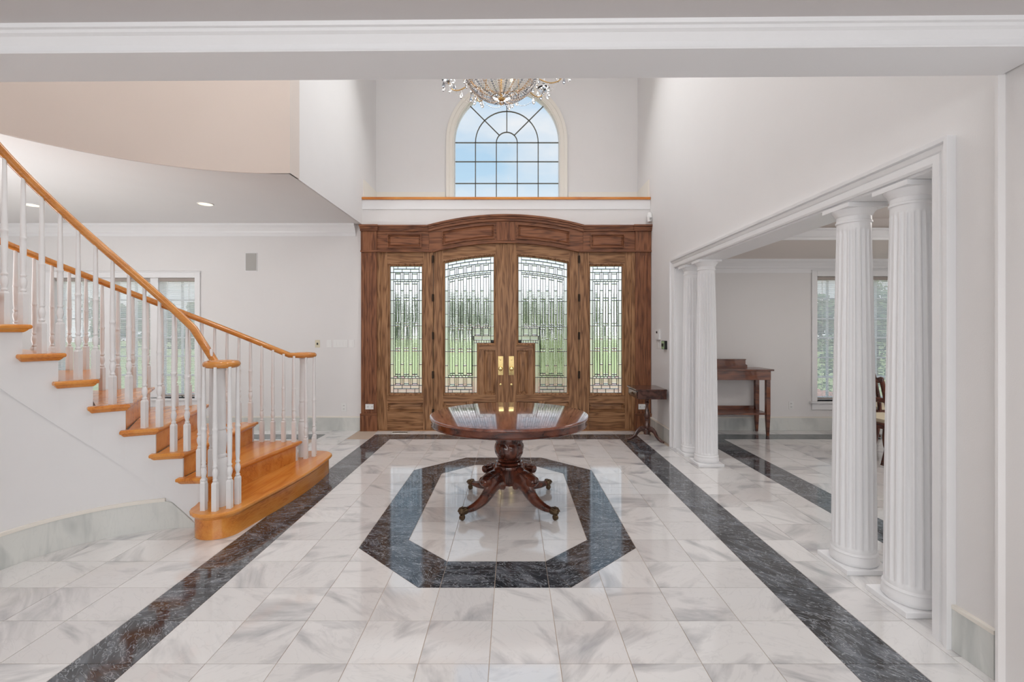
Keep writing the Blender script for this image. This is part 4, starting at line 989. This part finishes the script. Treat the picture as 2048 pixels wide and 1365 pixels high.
k_.build('drop_handle', M['dark_brass'], d_, smooth=True)
pr = [(.035, .565), (.035, .548), (.020, .540), (.026, .53), (.026, .522), (.019, .51), (.026, .500), (.030, .488), (.022, .475), (.017, .45), (.020, .42), (.034, .35), (.040, .325), (.038, .305), (.024, .285), (.033, .278), (.033, .268), (.024, .258), (.026, .22), (.036, .195), (.036, .17), (.030, .15), (.040, .14), (.042, .075), (.0, .07)]
MB().lathe(pr[::-1], (sc[0], sc[1], 0), 20).build('pedestal', M['walnut'], t, smooth=True)
lp = spline([(.02, 0, .135), (.075, 0, .150), (.125, 0, .120), (.165, 0, .065), (.215, 0, .028), (.27, 0, .014)])
lm2 = MB().tube(lp, [(.016 - .006 * i / (len(lp) - 1), .030 * (1 - i / (len(lp) - 1)) + .011) for i in range(len(lp))], 10)
for a in (188, 304, 64): rotated(lm2, a, sc).build('leg', M['walnut'], t, smooth=True)

# ------------------------------------------------------------------ dining room furniture
cx0, cx1, cy0, cy1 = 2.50, 3.52, 6.50, 6.875
t = empty('console_table', ((cx0 + cx1) / 2, (cy0 + cy1) / 2, 0), 'red brown console table with a raised back and low shelf against the dining wall', 'console table')
MB().box(cx0 - .03, cx1 + .03, cy0 - .02, cy1, .890, .912).build('table_top', M['cherry'], t, bevel=.004)
MB().box(cx0, cx1, cy0 + .01, cy1 - .01, .765, .890).build('apron', M['cherry'], t, bevel=.002)
g_ = MB().prism_xz([(cx0 + .02, .912), (cx1 - .16, .912), (cx1 - .16, .945), (cx1 - .185, .960), (cx1 - .185, 1.02), (cx0 + .04, 1.02), (cx0 + .04, .960), (cx0 + .02, .945)], cy1 - .035, cy1 - .01).build('back_gallery', M['cherry'], t)
MB().box(cx0 + .035, cx1 - .18, cy1 - .042, cy1 - .006, 1.02, 1.032).build('gallery_cap', M['cherry'], g_)
for lx_, ly_ in ((cx0 + .03, cy0 + .04), (cx1 - .03, cy0 + .04), (cx0 + .03, cy1 - .04), (cx1 - .03, cy1 - .04)):
    b = MB().loft([[(lx_ + sx * s_, ly_ + sy * s_, z) for sx, sy in ((-1, -1), (1, -1), (1, 1), (-1, 1))] for s_, z in ((.015, .0005), (.023, .20), (.026, .30), (.026, .765))])
    b.build('leg', M['cherry'], t)
MB().box(cx0 + .02, cx1 - .02, cy0 + .03, cy1 - .02, .285, .312).build('shelf', M['cherry'], t, bevel=.003)
MB().box(cx0 + .02, cx1 - .02, cy1 - .04, cy1 - .02, .312, .365).build('shelf_back', M['cherry'], t)

def chair(loc, rz, label, finial=False):
    """faces +y: back at -y"""
    t = empty('dining_chair', loc, label, 'chair', 'carved dining chairs')
    t.rotation_euler = (0, 0, R(rz))
    def bl(mb, name, m, par=t, **k):
        o = mb.build(name, M[m], None, **k); o.parent = par; return o
    hw_ = .235
    for s in (-1, 1):
        P = spline([(s * (hw_ - .02), -.24, 0.015), (s * (hw_ - .02), -.195, .18), (s * (hw_ - .015), -.17, .38), (s * (hw_ - .005), -.185, .55), (s * hw_, -.23, .74), (s * hw_, -.265, .885), (s * hw_, -.285, .925)])
        lo = bl(MB().tube(P, [(.019, .026)] * len(P), 8, up=(1, 0, 0)), 'back_leg', 'mahogany_z', smooth=True)
        P = spline([(s * (hw_ - .01), .215, .42), (s * (hw_ - .01), .245, .33), (s * (hw_ - .01), .235, .20), (s * (hw_ - .01), .245, .09), (s * (hw_ - .01), .285, .012)])
        bl(MB().tube(P, [(.026 - .012 * i / (len(P) - 1), .034 - .018 * i / (len(P) - 1)) for i in range(len(P))], 8, up=(1, 0, 0)), 'front_leg', 'mahogany_z', smooth=True)
        bl(MB().lathe([(.0, -.03), (.022, -.022), (.030, 0), (.022, .022), (.0, .03)], (s * hw_, -.285, .925), 12), 'ear', 'mahogany_z', smooth=True)
        if finial: bl(MB().lathe([(.014, .92), (.010, .98), (.016, 1.0), (.012, 1.02), (.022, 1.045), (.012, 1.065), (.0, 1.075)], (s * hw_, -.285, 0), 10), 'finial', 'mahogany_z', smooth=True)
    P = spline([(-hw_, -.285, .915), (-hw_ * .6, -.295, .915), (-hw_ * .3, -.30, .935), (0, -.305, .955), (hw_ * .3, -.30, .935), (hw_ * .6, -.295, .915), (hw_, -.285, .915)], 4)
    bl(MB().tube(P, [(.016, .028 + .012 * sin(pi * i / (len(P) - 1)) ** 2) for i in range(len(P))], 8), 'crest_rail', 'mahogany', smooth=True)
    P = [(-hw_ + 2 * hw_ * i / 24, -.225 - .01 * sin(pi * i / 24), .70) for i in range(25)]
    bl(MB().tube(P, [(.014, .022 + .006 * (i % 2)) for i in range(25)], 8), 'rope_rail', 'mahogany', smooth=True)
    P0 = spline([(0, -.20, .50), (-.05, -.21, .58), (-.02, -.22, .70), (-.06, -.26, .82), (0, -.295, .93)]); 
    bl(MB().tube(P0, [(.012, .016)] * len(P0), 6).tube([(-p.x, p.y, p.z) for p in P0], [(.012, .016)] * len(P0), 6), 'splat', 'mahogany_z', smooth=True)
    f_ = MB()
    f_.box(-hw_, hw_, .19, .225, .39, .455).box(-hw_, hw_, -.20, -.165, .39, .455).box(-hw_, -hw_ + .03, -.165, .19, .39, .455).box(hw_ - .03, hw_, -.165, .19, .39, .455)
    bl(f_, 'seat_frame', 'mahogany', bevel=.003)
    bl(MB().loft([[(x * s_, .01 + y * s_ * .92, z) for x, y in ((-.225, -.18), (0, -.185), (.225, -.18), (.228, 0), (.225, .21), (0, .22), (-.225, .21), (-.228, 0))] for s_, z in ((.95, .43), (1.0, .46), (.97, .485), (.80, .503), (.4, .508))]), 'cushion', 'cushion', smooth=True)
    return t
chair((4.10, 5.27, 0), -82, 'carved mahogany dining chair with cream seat seen between the two near columns')
chair((4.69, 6.17, 0), -82, 'second mahogany dining chair with pointed finials, half hidden behind the near columns', True)

# ------------------------------------------------------------------ chandelier
HX, HY = X(1003, 4.0), 4.0
t = empty('chandelier', (HX, HY, 3.30), 'crystal chandelier with a beaded basket hanging in front of the arched window', 'chandelier')
hc = (HX, HY, 0)
bowl = [(.075, 3.385), (.12, 3.392), (.165, 3.408), (.205, 3.432), (.240, 3.462), (.268, 3.497), (.288, 3.535), (.300, 3.578)]
def bowl_at(u):
    x = u * (len(bowl) - 1); i = min(int(x), len(bowl) - 2); f_ = x - i
    return bowl[i][0] * (1 - f_) + bowl[i + 1][0] * f_, bowl[i][1] * (1 - f_) + bowl[i + 1][1] * f_
def octa(b, c, r, h=None):
    h = h or r; x, y, z = c
    b.add([(x + r, y, z), (x, y + r, z), (x - r, y, z), (x, y - r, z), (x, y, z + h), (x, y, z - h)], [(0, 1, 4), (1, 2, 4), (2, 3, 4), (3, 0, 4), (1, 0, 5), (2, 1, 5), (3, 2, 5), (0, 3, 5)])
ns = 42
for s in range(ns):
    a = 2 * pi * s / ns; b = MB()
    for j in range(16):
        u = (j + .5 * (s % 2)) / 16; r_, z = bowl_at(min(1, u)); octa(b, (HX + r_ * cos(a), HY + r_ * sin(a), z), .0075 + .009 * u, .0095 + .005 * u)
    b.build('bead_strand', M[('crystal', 'crystal_dark_glint', 'crystal', 'crystal_warm_glint')[s % 4]], t)
MB().lathe([(.016, 3.362), (.026, 3.368), (.030, 3.376), (.020, 3.384), (.012, 3.392), (.0, 3.392)], hc, 20).build('hub', M['gold'], t, smooth=True)
rs = MB().lathe([(.028, 3.374), (.075, 3.384), (.078, 3.389), (.075, 3.392), (.028, 3.386)], hc, 40, lambda r, z, a: r * (1 + .03 * cos(a * 20))).build('rosette', M['crystal'], t)
def torus(c, Rr, r, n=48, m=8): return MB().loft([[(c[0] + (Rr + r * cos(2 * pi * j / m)) * cos(2 * pi * i / n), c[1] + (Rr + r * cos(2 * pi * j / m)) * sin(2 * pi * i / n), c[2] + r * sin(2 * pi * j / m)) for j in range(m)] for i in range(n + 1)], False, False)
torus((HX, HY, 3.582), .304, .007).build('ring_frame', M['gold'], t, smooth=True)
torus((HX, HY, 3.392), .080, .003, 32).build('ring_frame', M['gold'], t, smooth=True)
MB().tube([(HX, HY, 3.40), (HX, HY, 5.1)], .010, 10).build('stem', M['gold'], t, smooth=True)
MB().lathe([(.0, 4.12), (.16, 4.12), (.20, 4.15), (.03, 4.25), (.06, 4.4), (.02, 4.5)], hc, 24).build('crown_body', M['gold'], t, smooth=True)
b = MB(); zz = 5.1
while zz < 5.86:
    k_ = torus((HX, HY, zz), .022, .004, 12, 6); b.add([(x, HY + (z_ - zz), zz + (y - HY) * 1.4) for x, y, z_ in k_.v], k_.f); zz += .05
b.build('chain', M['gold'], t, smooth=True)
MB().lathe([(.0, 5.85), (.09, 5.86), (.10, 5.90), (.0, 5.90)], hc, 24).build('canopy', M['gold'], t, smooth=True)
for s in range(12):                                   # rods carrying the basket
    a = 2 * pi * s / 12; MB().tube([(HX + .30 * cos(a), HY + .30 * sin(a), 3.59), (HX + .16 * cos(a), HY + .16 * sin(a), 4.14)], .004, 6).build('rod', M['gold'], t, smooth=True)
def drop(p, s=1.0):
    b = MB(); b.lathe([(.0, 0), (.006 * s, -.006 * s), (.003 * s, -.012 * s), (.004 * s, -.016 * s)], p, 6)
    b.lathe([(.0, -.016 * s), (.006 * s, -.026 * s), (.0135 * s, -.050 * s), (.012 * s, -.060 * s), (.0, -.072 * s)], p, 8); return b
for s in range(10):
    a = 2 * pi * s / 10 + .16; ca, sa = cos(a), sin(a)
    P = spline([(HX + r_ * ca, HY + r_ * sa, z) for r_, z in ((.29, 3.585), (.36, 3.555), (.43, 3.545), (.50, 3.575), (.535, 3.64))])
    ar = MB().tube(P, .0055, 8).build('arm', M['gold'], t, smooth=True); e_ = P[-1]
    MB().lathe([(.0, 0), (.05, .006), (.058, .018), (.02, .012), (.014, .05), (.014, .06)], tuple(e_), 16).build('drip_pan', M['crystal'], ar, smooth=True)
    MB().lathe([(.012, .06), (.012, .15), (.0, .15)], tuple(e_), 10).build('candle', M['plastic'], ar, smooth=True)
    MB().lathe([(.008, .15), (.016, .175), (.010, .205), (.0, .225)], tuple(e_), 10).build('bulb', M['bulb'], ar, smooth=True)
    for j in range(5):
        q_ = 2 * pi * j / 5 + a; drop((e_.x + .052 * cos(q_), e_.y + .052 * sin(q_), e_.z + .010), 1.15).build('prism', M[('crystal', 'crystal_dark_glint')[j % 2]], ar, smooth=False)
    drop((HX + .40 * ca, HY + .40 * sa, 3.548), 1.2).build('prism', M['crystal'], ar)
    b = MB()                                           # bead garland to the next arm
    a2 = a + 2 * pi / 10
    for j in range(1, 16):
        u = j / 16; aa = a + (a2 - a) * u; r_ = .50 - .05 * sin(pi * u); octa(b, (HX + r_ * cos(aa), HY + r_ * sin(aa), 3.60 - .09 * sin(pi * u)), .0075)
    b.build('garland', M['crystal'], t)
for s in range(24):
    a = 2 * pi * s / 24; drop((HX + .31 * cos(a), HY + .31 * sin(a), 3.572), 1.0).build('prism', M['crystal'], t)
b = MB().tube([(HX - .014, HY, 3.362), (HX - .016, HY, 3.338), (HX, HY, 3.324), (HX + .016, HY, 3.338), (HX + .014, HY, 3.362)], .004, 6)
b.build('hook', M['gold'], t, smooth=True)

# ------------------------------------------------------------------ recessed lights, speaker, switches, sockets
def downlight(px, py, label):
    D_ = (HALLZ - HC) * F / (CY - py); x = X(px, D_)
    t = empty('recessed_light', (x, D_, HALLZ), label, 'ceiling light', 'recessed lights of the hall ceiling')
    torus((x, D_, HALLZ - .001), .082, .008, 32, 6).build('trim_ring', M['trim'], t, smooth=True)
    MB().lathe([(.0, HALLZ - .004), (.074, HALLZ - .004), (.074, HALLZ - .001), (.0, HALLZ - .001)], (x, D_, 0), 28).build('lamp', M['lamp'], t, smooth=True)
downlight(411, 408, 'recessed ceiling light of the hall nearer the foyer')
downlight(64, 410, 'recessed ceiling light of the hall at the left picture edge')
def plate_back(name, px0, px1, py0, py1, m, label, cat, t=.006, grp=None):
    o = empty(name, (X((px0 + px1) / 2, YB), YB, Z((py0 + py1) / 2, YB)), label, cat, grp)
    MB().box(X(px0, YB), X(px1, YB), YB - t, YB - .0002, Z(py1, YB), Z(py0, YB)).build('plate', M[m], o, bevel=.0015); return o
def bit(o, name, px0, px1, py0, py1, y0, y1, m): return MB().box(X(px0, YB), X(px1, YB), y0, y1, Z(py1, YB), Z(py0, YB)).build(name, M[m], o, bevel=.001)
o = plate_back('wall_speaker', 491, 514.5, 506, 543, 'trim', 'grey rectangular speaker grille on the hall wall', 'speaker', .010); bit(o, 'grille', 492.2, 513.3, 507.2, 541.8, YB - .014, YB - .009, 'grille')
o = plate_back('wall_switch', 630.5, 640, 680.5, 695.5, 'ivory', 'ivory wall switch plate with a dark toggle, leftmost beside the door', 'light switch'); bit(o, 'toggle', 634, 636.5, 686, 690, YB - .014, YB - .006, 'black')
o = plate_back('wall_switch', 653.5, 663.5, 680, 695.5, 'plastic', 'white blank single plate between the ivory switch and the wide plate', 'light switch'); bit(o, 'rocker', 656.5, 660.5, 683, 692.5, YB - .009, YB - .006, 'plastic')
o = plate_back('wall_switch', 667, 695.5, 680, 695.5, 'plastic', 'wide white plate of four rocker switches left of the door surround', 'light switch')
for i in range(4): bit(o, 'rocker', 669.5 + i * 6.4, 673.8 + i * 6.4, 683, 692.5, YB - .009, YB - .006, 'plastic')
o = plate_back('wall_switch', 698.5, 708.5, 680, 695.5, 'plastic', 'white single switch plate nearest the door surround', 'light switch'); bit(o, 'rocker', 701.5, 705.5, 683, 692.5, YB - .009, YB - .006, 'plastic')
def sockets(o, cx, cy, y, flat=False):
    for s in (-1, 1):
        px, py = (cx + s * 3.3, cy) if flat else (cx, cy + s * 3.3)
        f_ = bit(o, 'socket', px - 2, px + 2, py - 2, py + 2, y - .003, y, 'plastic')
        for d in (-.8, .8): bit(f_, 'slot', px + d - .25, px + d + .25, py - .9, py + .9, y - .0036, y - .003, 'black')
o = plate_back('power_outlet', 683, 693, 807, 823, 'plastic', 'white power outlet low on the hall wall left of the door', 'power outlet'); sockets(o, 688, 815, YB - .006)
o = plate_back('power_outlet', 1577.5, 1587, 803.5, 819, 'plastic', 'white power outlet on the dining wall right of the console table', 'power outlet'); sockets(o, 1582, 811, YB - .006)
for nm, a, c in (('left', 731.5, 750), ('right', 1275, 1293)):
    y = YF - .008; p0, p1 = dx(a), dx(c); z0, z1 = dz(819), dz(808.5)
    o = empty('power_outlet', ((p0 + p1) / 2, y, (z0 + z1) / 2), 'white horizontal power outlet on the ' + nm + ' oak pilaster', 'power outlet')
    MB().box(p0, p1, y - .006, y - .0002, z0, z1).build('plate', M['plastic'], o, bevel=.0015)
    for s in (-1, 1):
        cx = (p0 + p1) / 2 + s * .03; cz = (z0 + z1) / 2
        f_ = MB().box(cx - .016, cx + .016, y - .009, y - .006, cz - .016, cz + .016).build('socket', M['plastic'], o, bevel=.001)
        for d in (-.006, .006): MB().box(cx - .007, cx + .007, y - .0096, y - .009, cz + d - .0015, cz + d + .0015).build('slot', M['black'], f_)
# right wall controls: y from picture x on the wall plane
def yw(px): return (WR) * F / (px - CX)
def wplate(name, pa, pb, py0, py1, m, t_, label, cat):
    y0, y1 = sorted((yw(pa), yw(pb))); ym = (y0 + y1) / 2; z0, z1 = Z(py1, ym), Z(py0, ym)
    o = empty(name, (WR, ym, (z0 + z1) / 2), label, cat)
    MB().box(WR - t_, WR - .0002, y0, y1, z0, z1).build('body', M[m], o, bevel=.003); return o, y0, y1, z0, z1
o, y0, y1, z0, z1 = wplate('thermostat', 1313.5, 1321.5, 659, 680, 'plastic', .028, 'white thermostat with a small dark screen on the right wall', 'thermostat')
MB().box(WR - .0295, WR - .028, y0 + .06, y1 - .06, z1 - .055, z1 - .028).build('screen', M['black'], o)
MB().box(WR - .030, WR - .028, y0 + .12, y1 - .10, z0 + .04, z0 + .075).build('button', M['plastic'], o)
o, y0, y1, z0, z1 = wplate('wall_switch', 1313.5, 1321.5, 682, 697, 'plastic', .006, 'white switch plate just below the thermostat', 'light switch')
MB().box(WR - .009, WR - .006, y0 + .06, y1 - .06, z0 + .02, z1 - .02).build('rocker', M['plastic'], o)
o, y0, y1, z0, z1 = wplate('alarm_keypad', 1327.5, 1334.5, 682, 699, 'black', .03, 'small green and black keypad on the right wall beside the casing', 'keypad')
MB().box(WR - .034, WR - .030, y0 + .03, y1 - .005, z0 + .005, z1 - .005).build('display', M['green'], o)
MB().box(WR - .040, WR - .034, y1 - .10, y1 - .03, (z0 + z1) / 2 - .02, (z0 + z1) / 2 + .02).build('button', M['black'], o)
o = empty('motion_sensor', (WR - .03, 6.80, 3.06), 'small white motion sensor high in the corner above the right end of the surround', 'sensor')
MB().loft([[(WR - .03 + hx_ * cos(2 * pi * i / 14), 6.83 + hy_ * sin(2 * pi * i / 14), z) for i in range(14)] for z, hx_, hy_ in ((2.985, .012, .014), (2.995, .030, .036), (3.04, .038, .046), (3.09, .036, .044), (3.125, .026, .03), (3.13, .012, .014))]).build('body', M['plastic'], o, smooth=True)
MB().box(WR - .045, WR - .015, 6.782, 6.792, 3.01, 3.05).build('lens', M['frost'], o, bevel=.003)
for nm, a, c in (('left', 783, 817),):
    y0, y1 = 6.70, 6.80; x0, x1 = X(a, 6.75), X(c, 6.75)
    o = empty('floor_register', ((x0 + x1) / 2, 6.75, 0), 'narrow metal floor register in front of the left sidelight', 'floor vent')
    b = MB().box(x0, x1, y0, y0 + .012, .0002, .004).box(x0, x1, y1 - .012, y1, .0002, .004).box(x0, x0 + .012, y0, y1, .0002, .004).box(x1 - .012, x1, y0, y1, .0002, .004).build('frame', M['cream_trim'], o)
    MB().box(x0 + .012, x1 - .012, y0 + .012, y1 - .012, .0002, .001).build('duct', M['black'], o)
    for i in range(9):
        x = x0 + .02 + (x1 - x0 - .04) * i / 8; MB().box(x - .003, x + .003, y0 + .012, y1 - .012, .001, .0035).build('louver', M['vent'], o)

# ------------------------------------------------------------------ outside: porch, drive, lawn, trees
tag(MB().box(-70, 70, 7.3, 130, -.40, -.30).build('lawn', M['lawn']), 'wide green lawn outside beyond the front windows', 'lawn', kind='structure')
tag(MB().box(-4, 4, 7.15, 9.2, -.30, -.06).build('porch_slab', M['base_marble']), 'pale stone porch slab outside the entry doors', 'porch', kind='structure')
tag(MB().box(-9, 9, 10.2, 16.5, -.30, -.275).build('brick_drive', M['brick_path']), 'red brick drive outside in front of the porch', 'drive', kind='structure')
def tree(x, y, h, r, nl, ls, m, label, name='tree', z0=-.3, trunk=.22):
    rnd = random.Random(int(x * 91 + y * 17)); t = empty(name, (x, y, z0), label, 'tree' if name == 'tree' else 'shrub', 'trees beyond the lawn' if name == 'tree' else None)
    blobs = []
    for i in range(11):
        a = rnd.uniform(0, 2 * pi); q_ = rnd.uniform(0, .62) * r; zz = z0 + h * rnd.uniform(trunk + .1, .86); blobs.append((x + q_ * cos(a), y + q_ * sin(a), zz, r * rnd.uniform(.38, .6) * (1.15 - .5 * (zz - z0) / h)))
    b = MB()
    for i in range(nl):
        bx, by, bz, br = rnd.choice(blobs); d = Vector((rnd.gauss(0, 1), rnd.gauss(0, 1), rnd.gauss(0, 1))).normalized() * br * rnd.uniform(.75, 1.05)
        c = Vector((bx, by, bz)) + d
        u = Vector((rnd.gauss(0, 1), rnd.gauss(0, 1), rnd.gauss(0, 1))).normalized() * ls; v = u.orthogonal().normalized() * ls * .55
        b.add([c - u, c + v, c + u, c - v], [(0, 1, 2, 3)])
    f_ = tag(b.build('foliage', M[m], t), kind='stuff')
    b = MB().tube([(x, y, z0), (x + .02, y, z0 + h * .45), (x, y, z0 + h * .75)], [.035 * h * .5, .025 * h * .5, .008 * h], 8)
    for i in range(5):
        bx, by, bz, br = blobs[i]; b.tube([(x, y, z0 + h * .35), (bx, by, bz)], [.012 * h * .5, .004 * h], 5)
    b.build('trunk', M['bark'], t, smooth=True)
TR = [(-21, 47, 5.2, 3.2, 'the left edge of the row'), (-15.5, 50, 6.2, 3.6, 'second from the left'), (-11.2, 46, 5.0, 2.9, 'left of the sidelight'), (-6.0, 50, 5.8, 3.2, 'through the left sidelight'), (-2.0, 44, 4.8, 2.6, 'through the left door leaf'),
      (2.6, 51, 5.8, 3.2, 'behind the shrub in the right leaf'), (6.5, 46, 5.4, 3.1, 'through the right sidelight'), (20, 44, 4.5, 3.0, 'left in the dining window'), (27, 42, 4.7, 3.2, 'in the middle of the dining window'), (34, 45, 4.6, 3.2, 'right in the dining window'),
      (-28, 44, 4.5, 3.0, 'middle in the hall window'), (-35, 48, 4.8, 3.2, 'left in the hall window'), (-42, 50, 4.9, 3.2, 'farthest left beyond the hall window')]
for x, y, h, r, w_ in TR: tree(x, y, h, r, 1500, .34, 'leaf', 'bushy green tree beyond the lawn, ' + w_)
tree(1.15, 13.2, 2.7, .95, 2600, .055, 'leaf_light', 'leafy green shrub close outside the right door leaf', 'shrub', -.275, .0)
tree(7.6, 10.0, 2.9, 1.2, 2600, .06, 'leaf', 'dark leafy shrub close outside the dining window', 'shrub', -.3, .0)
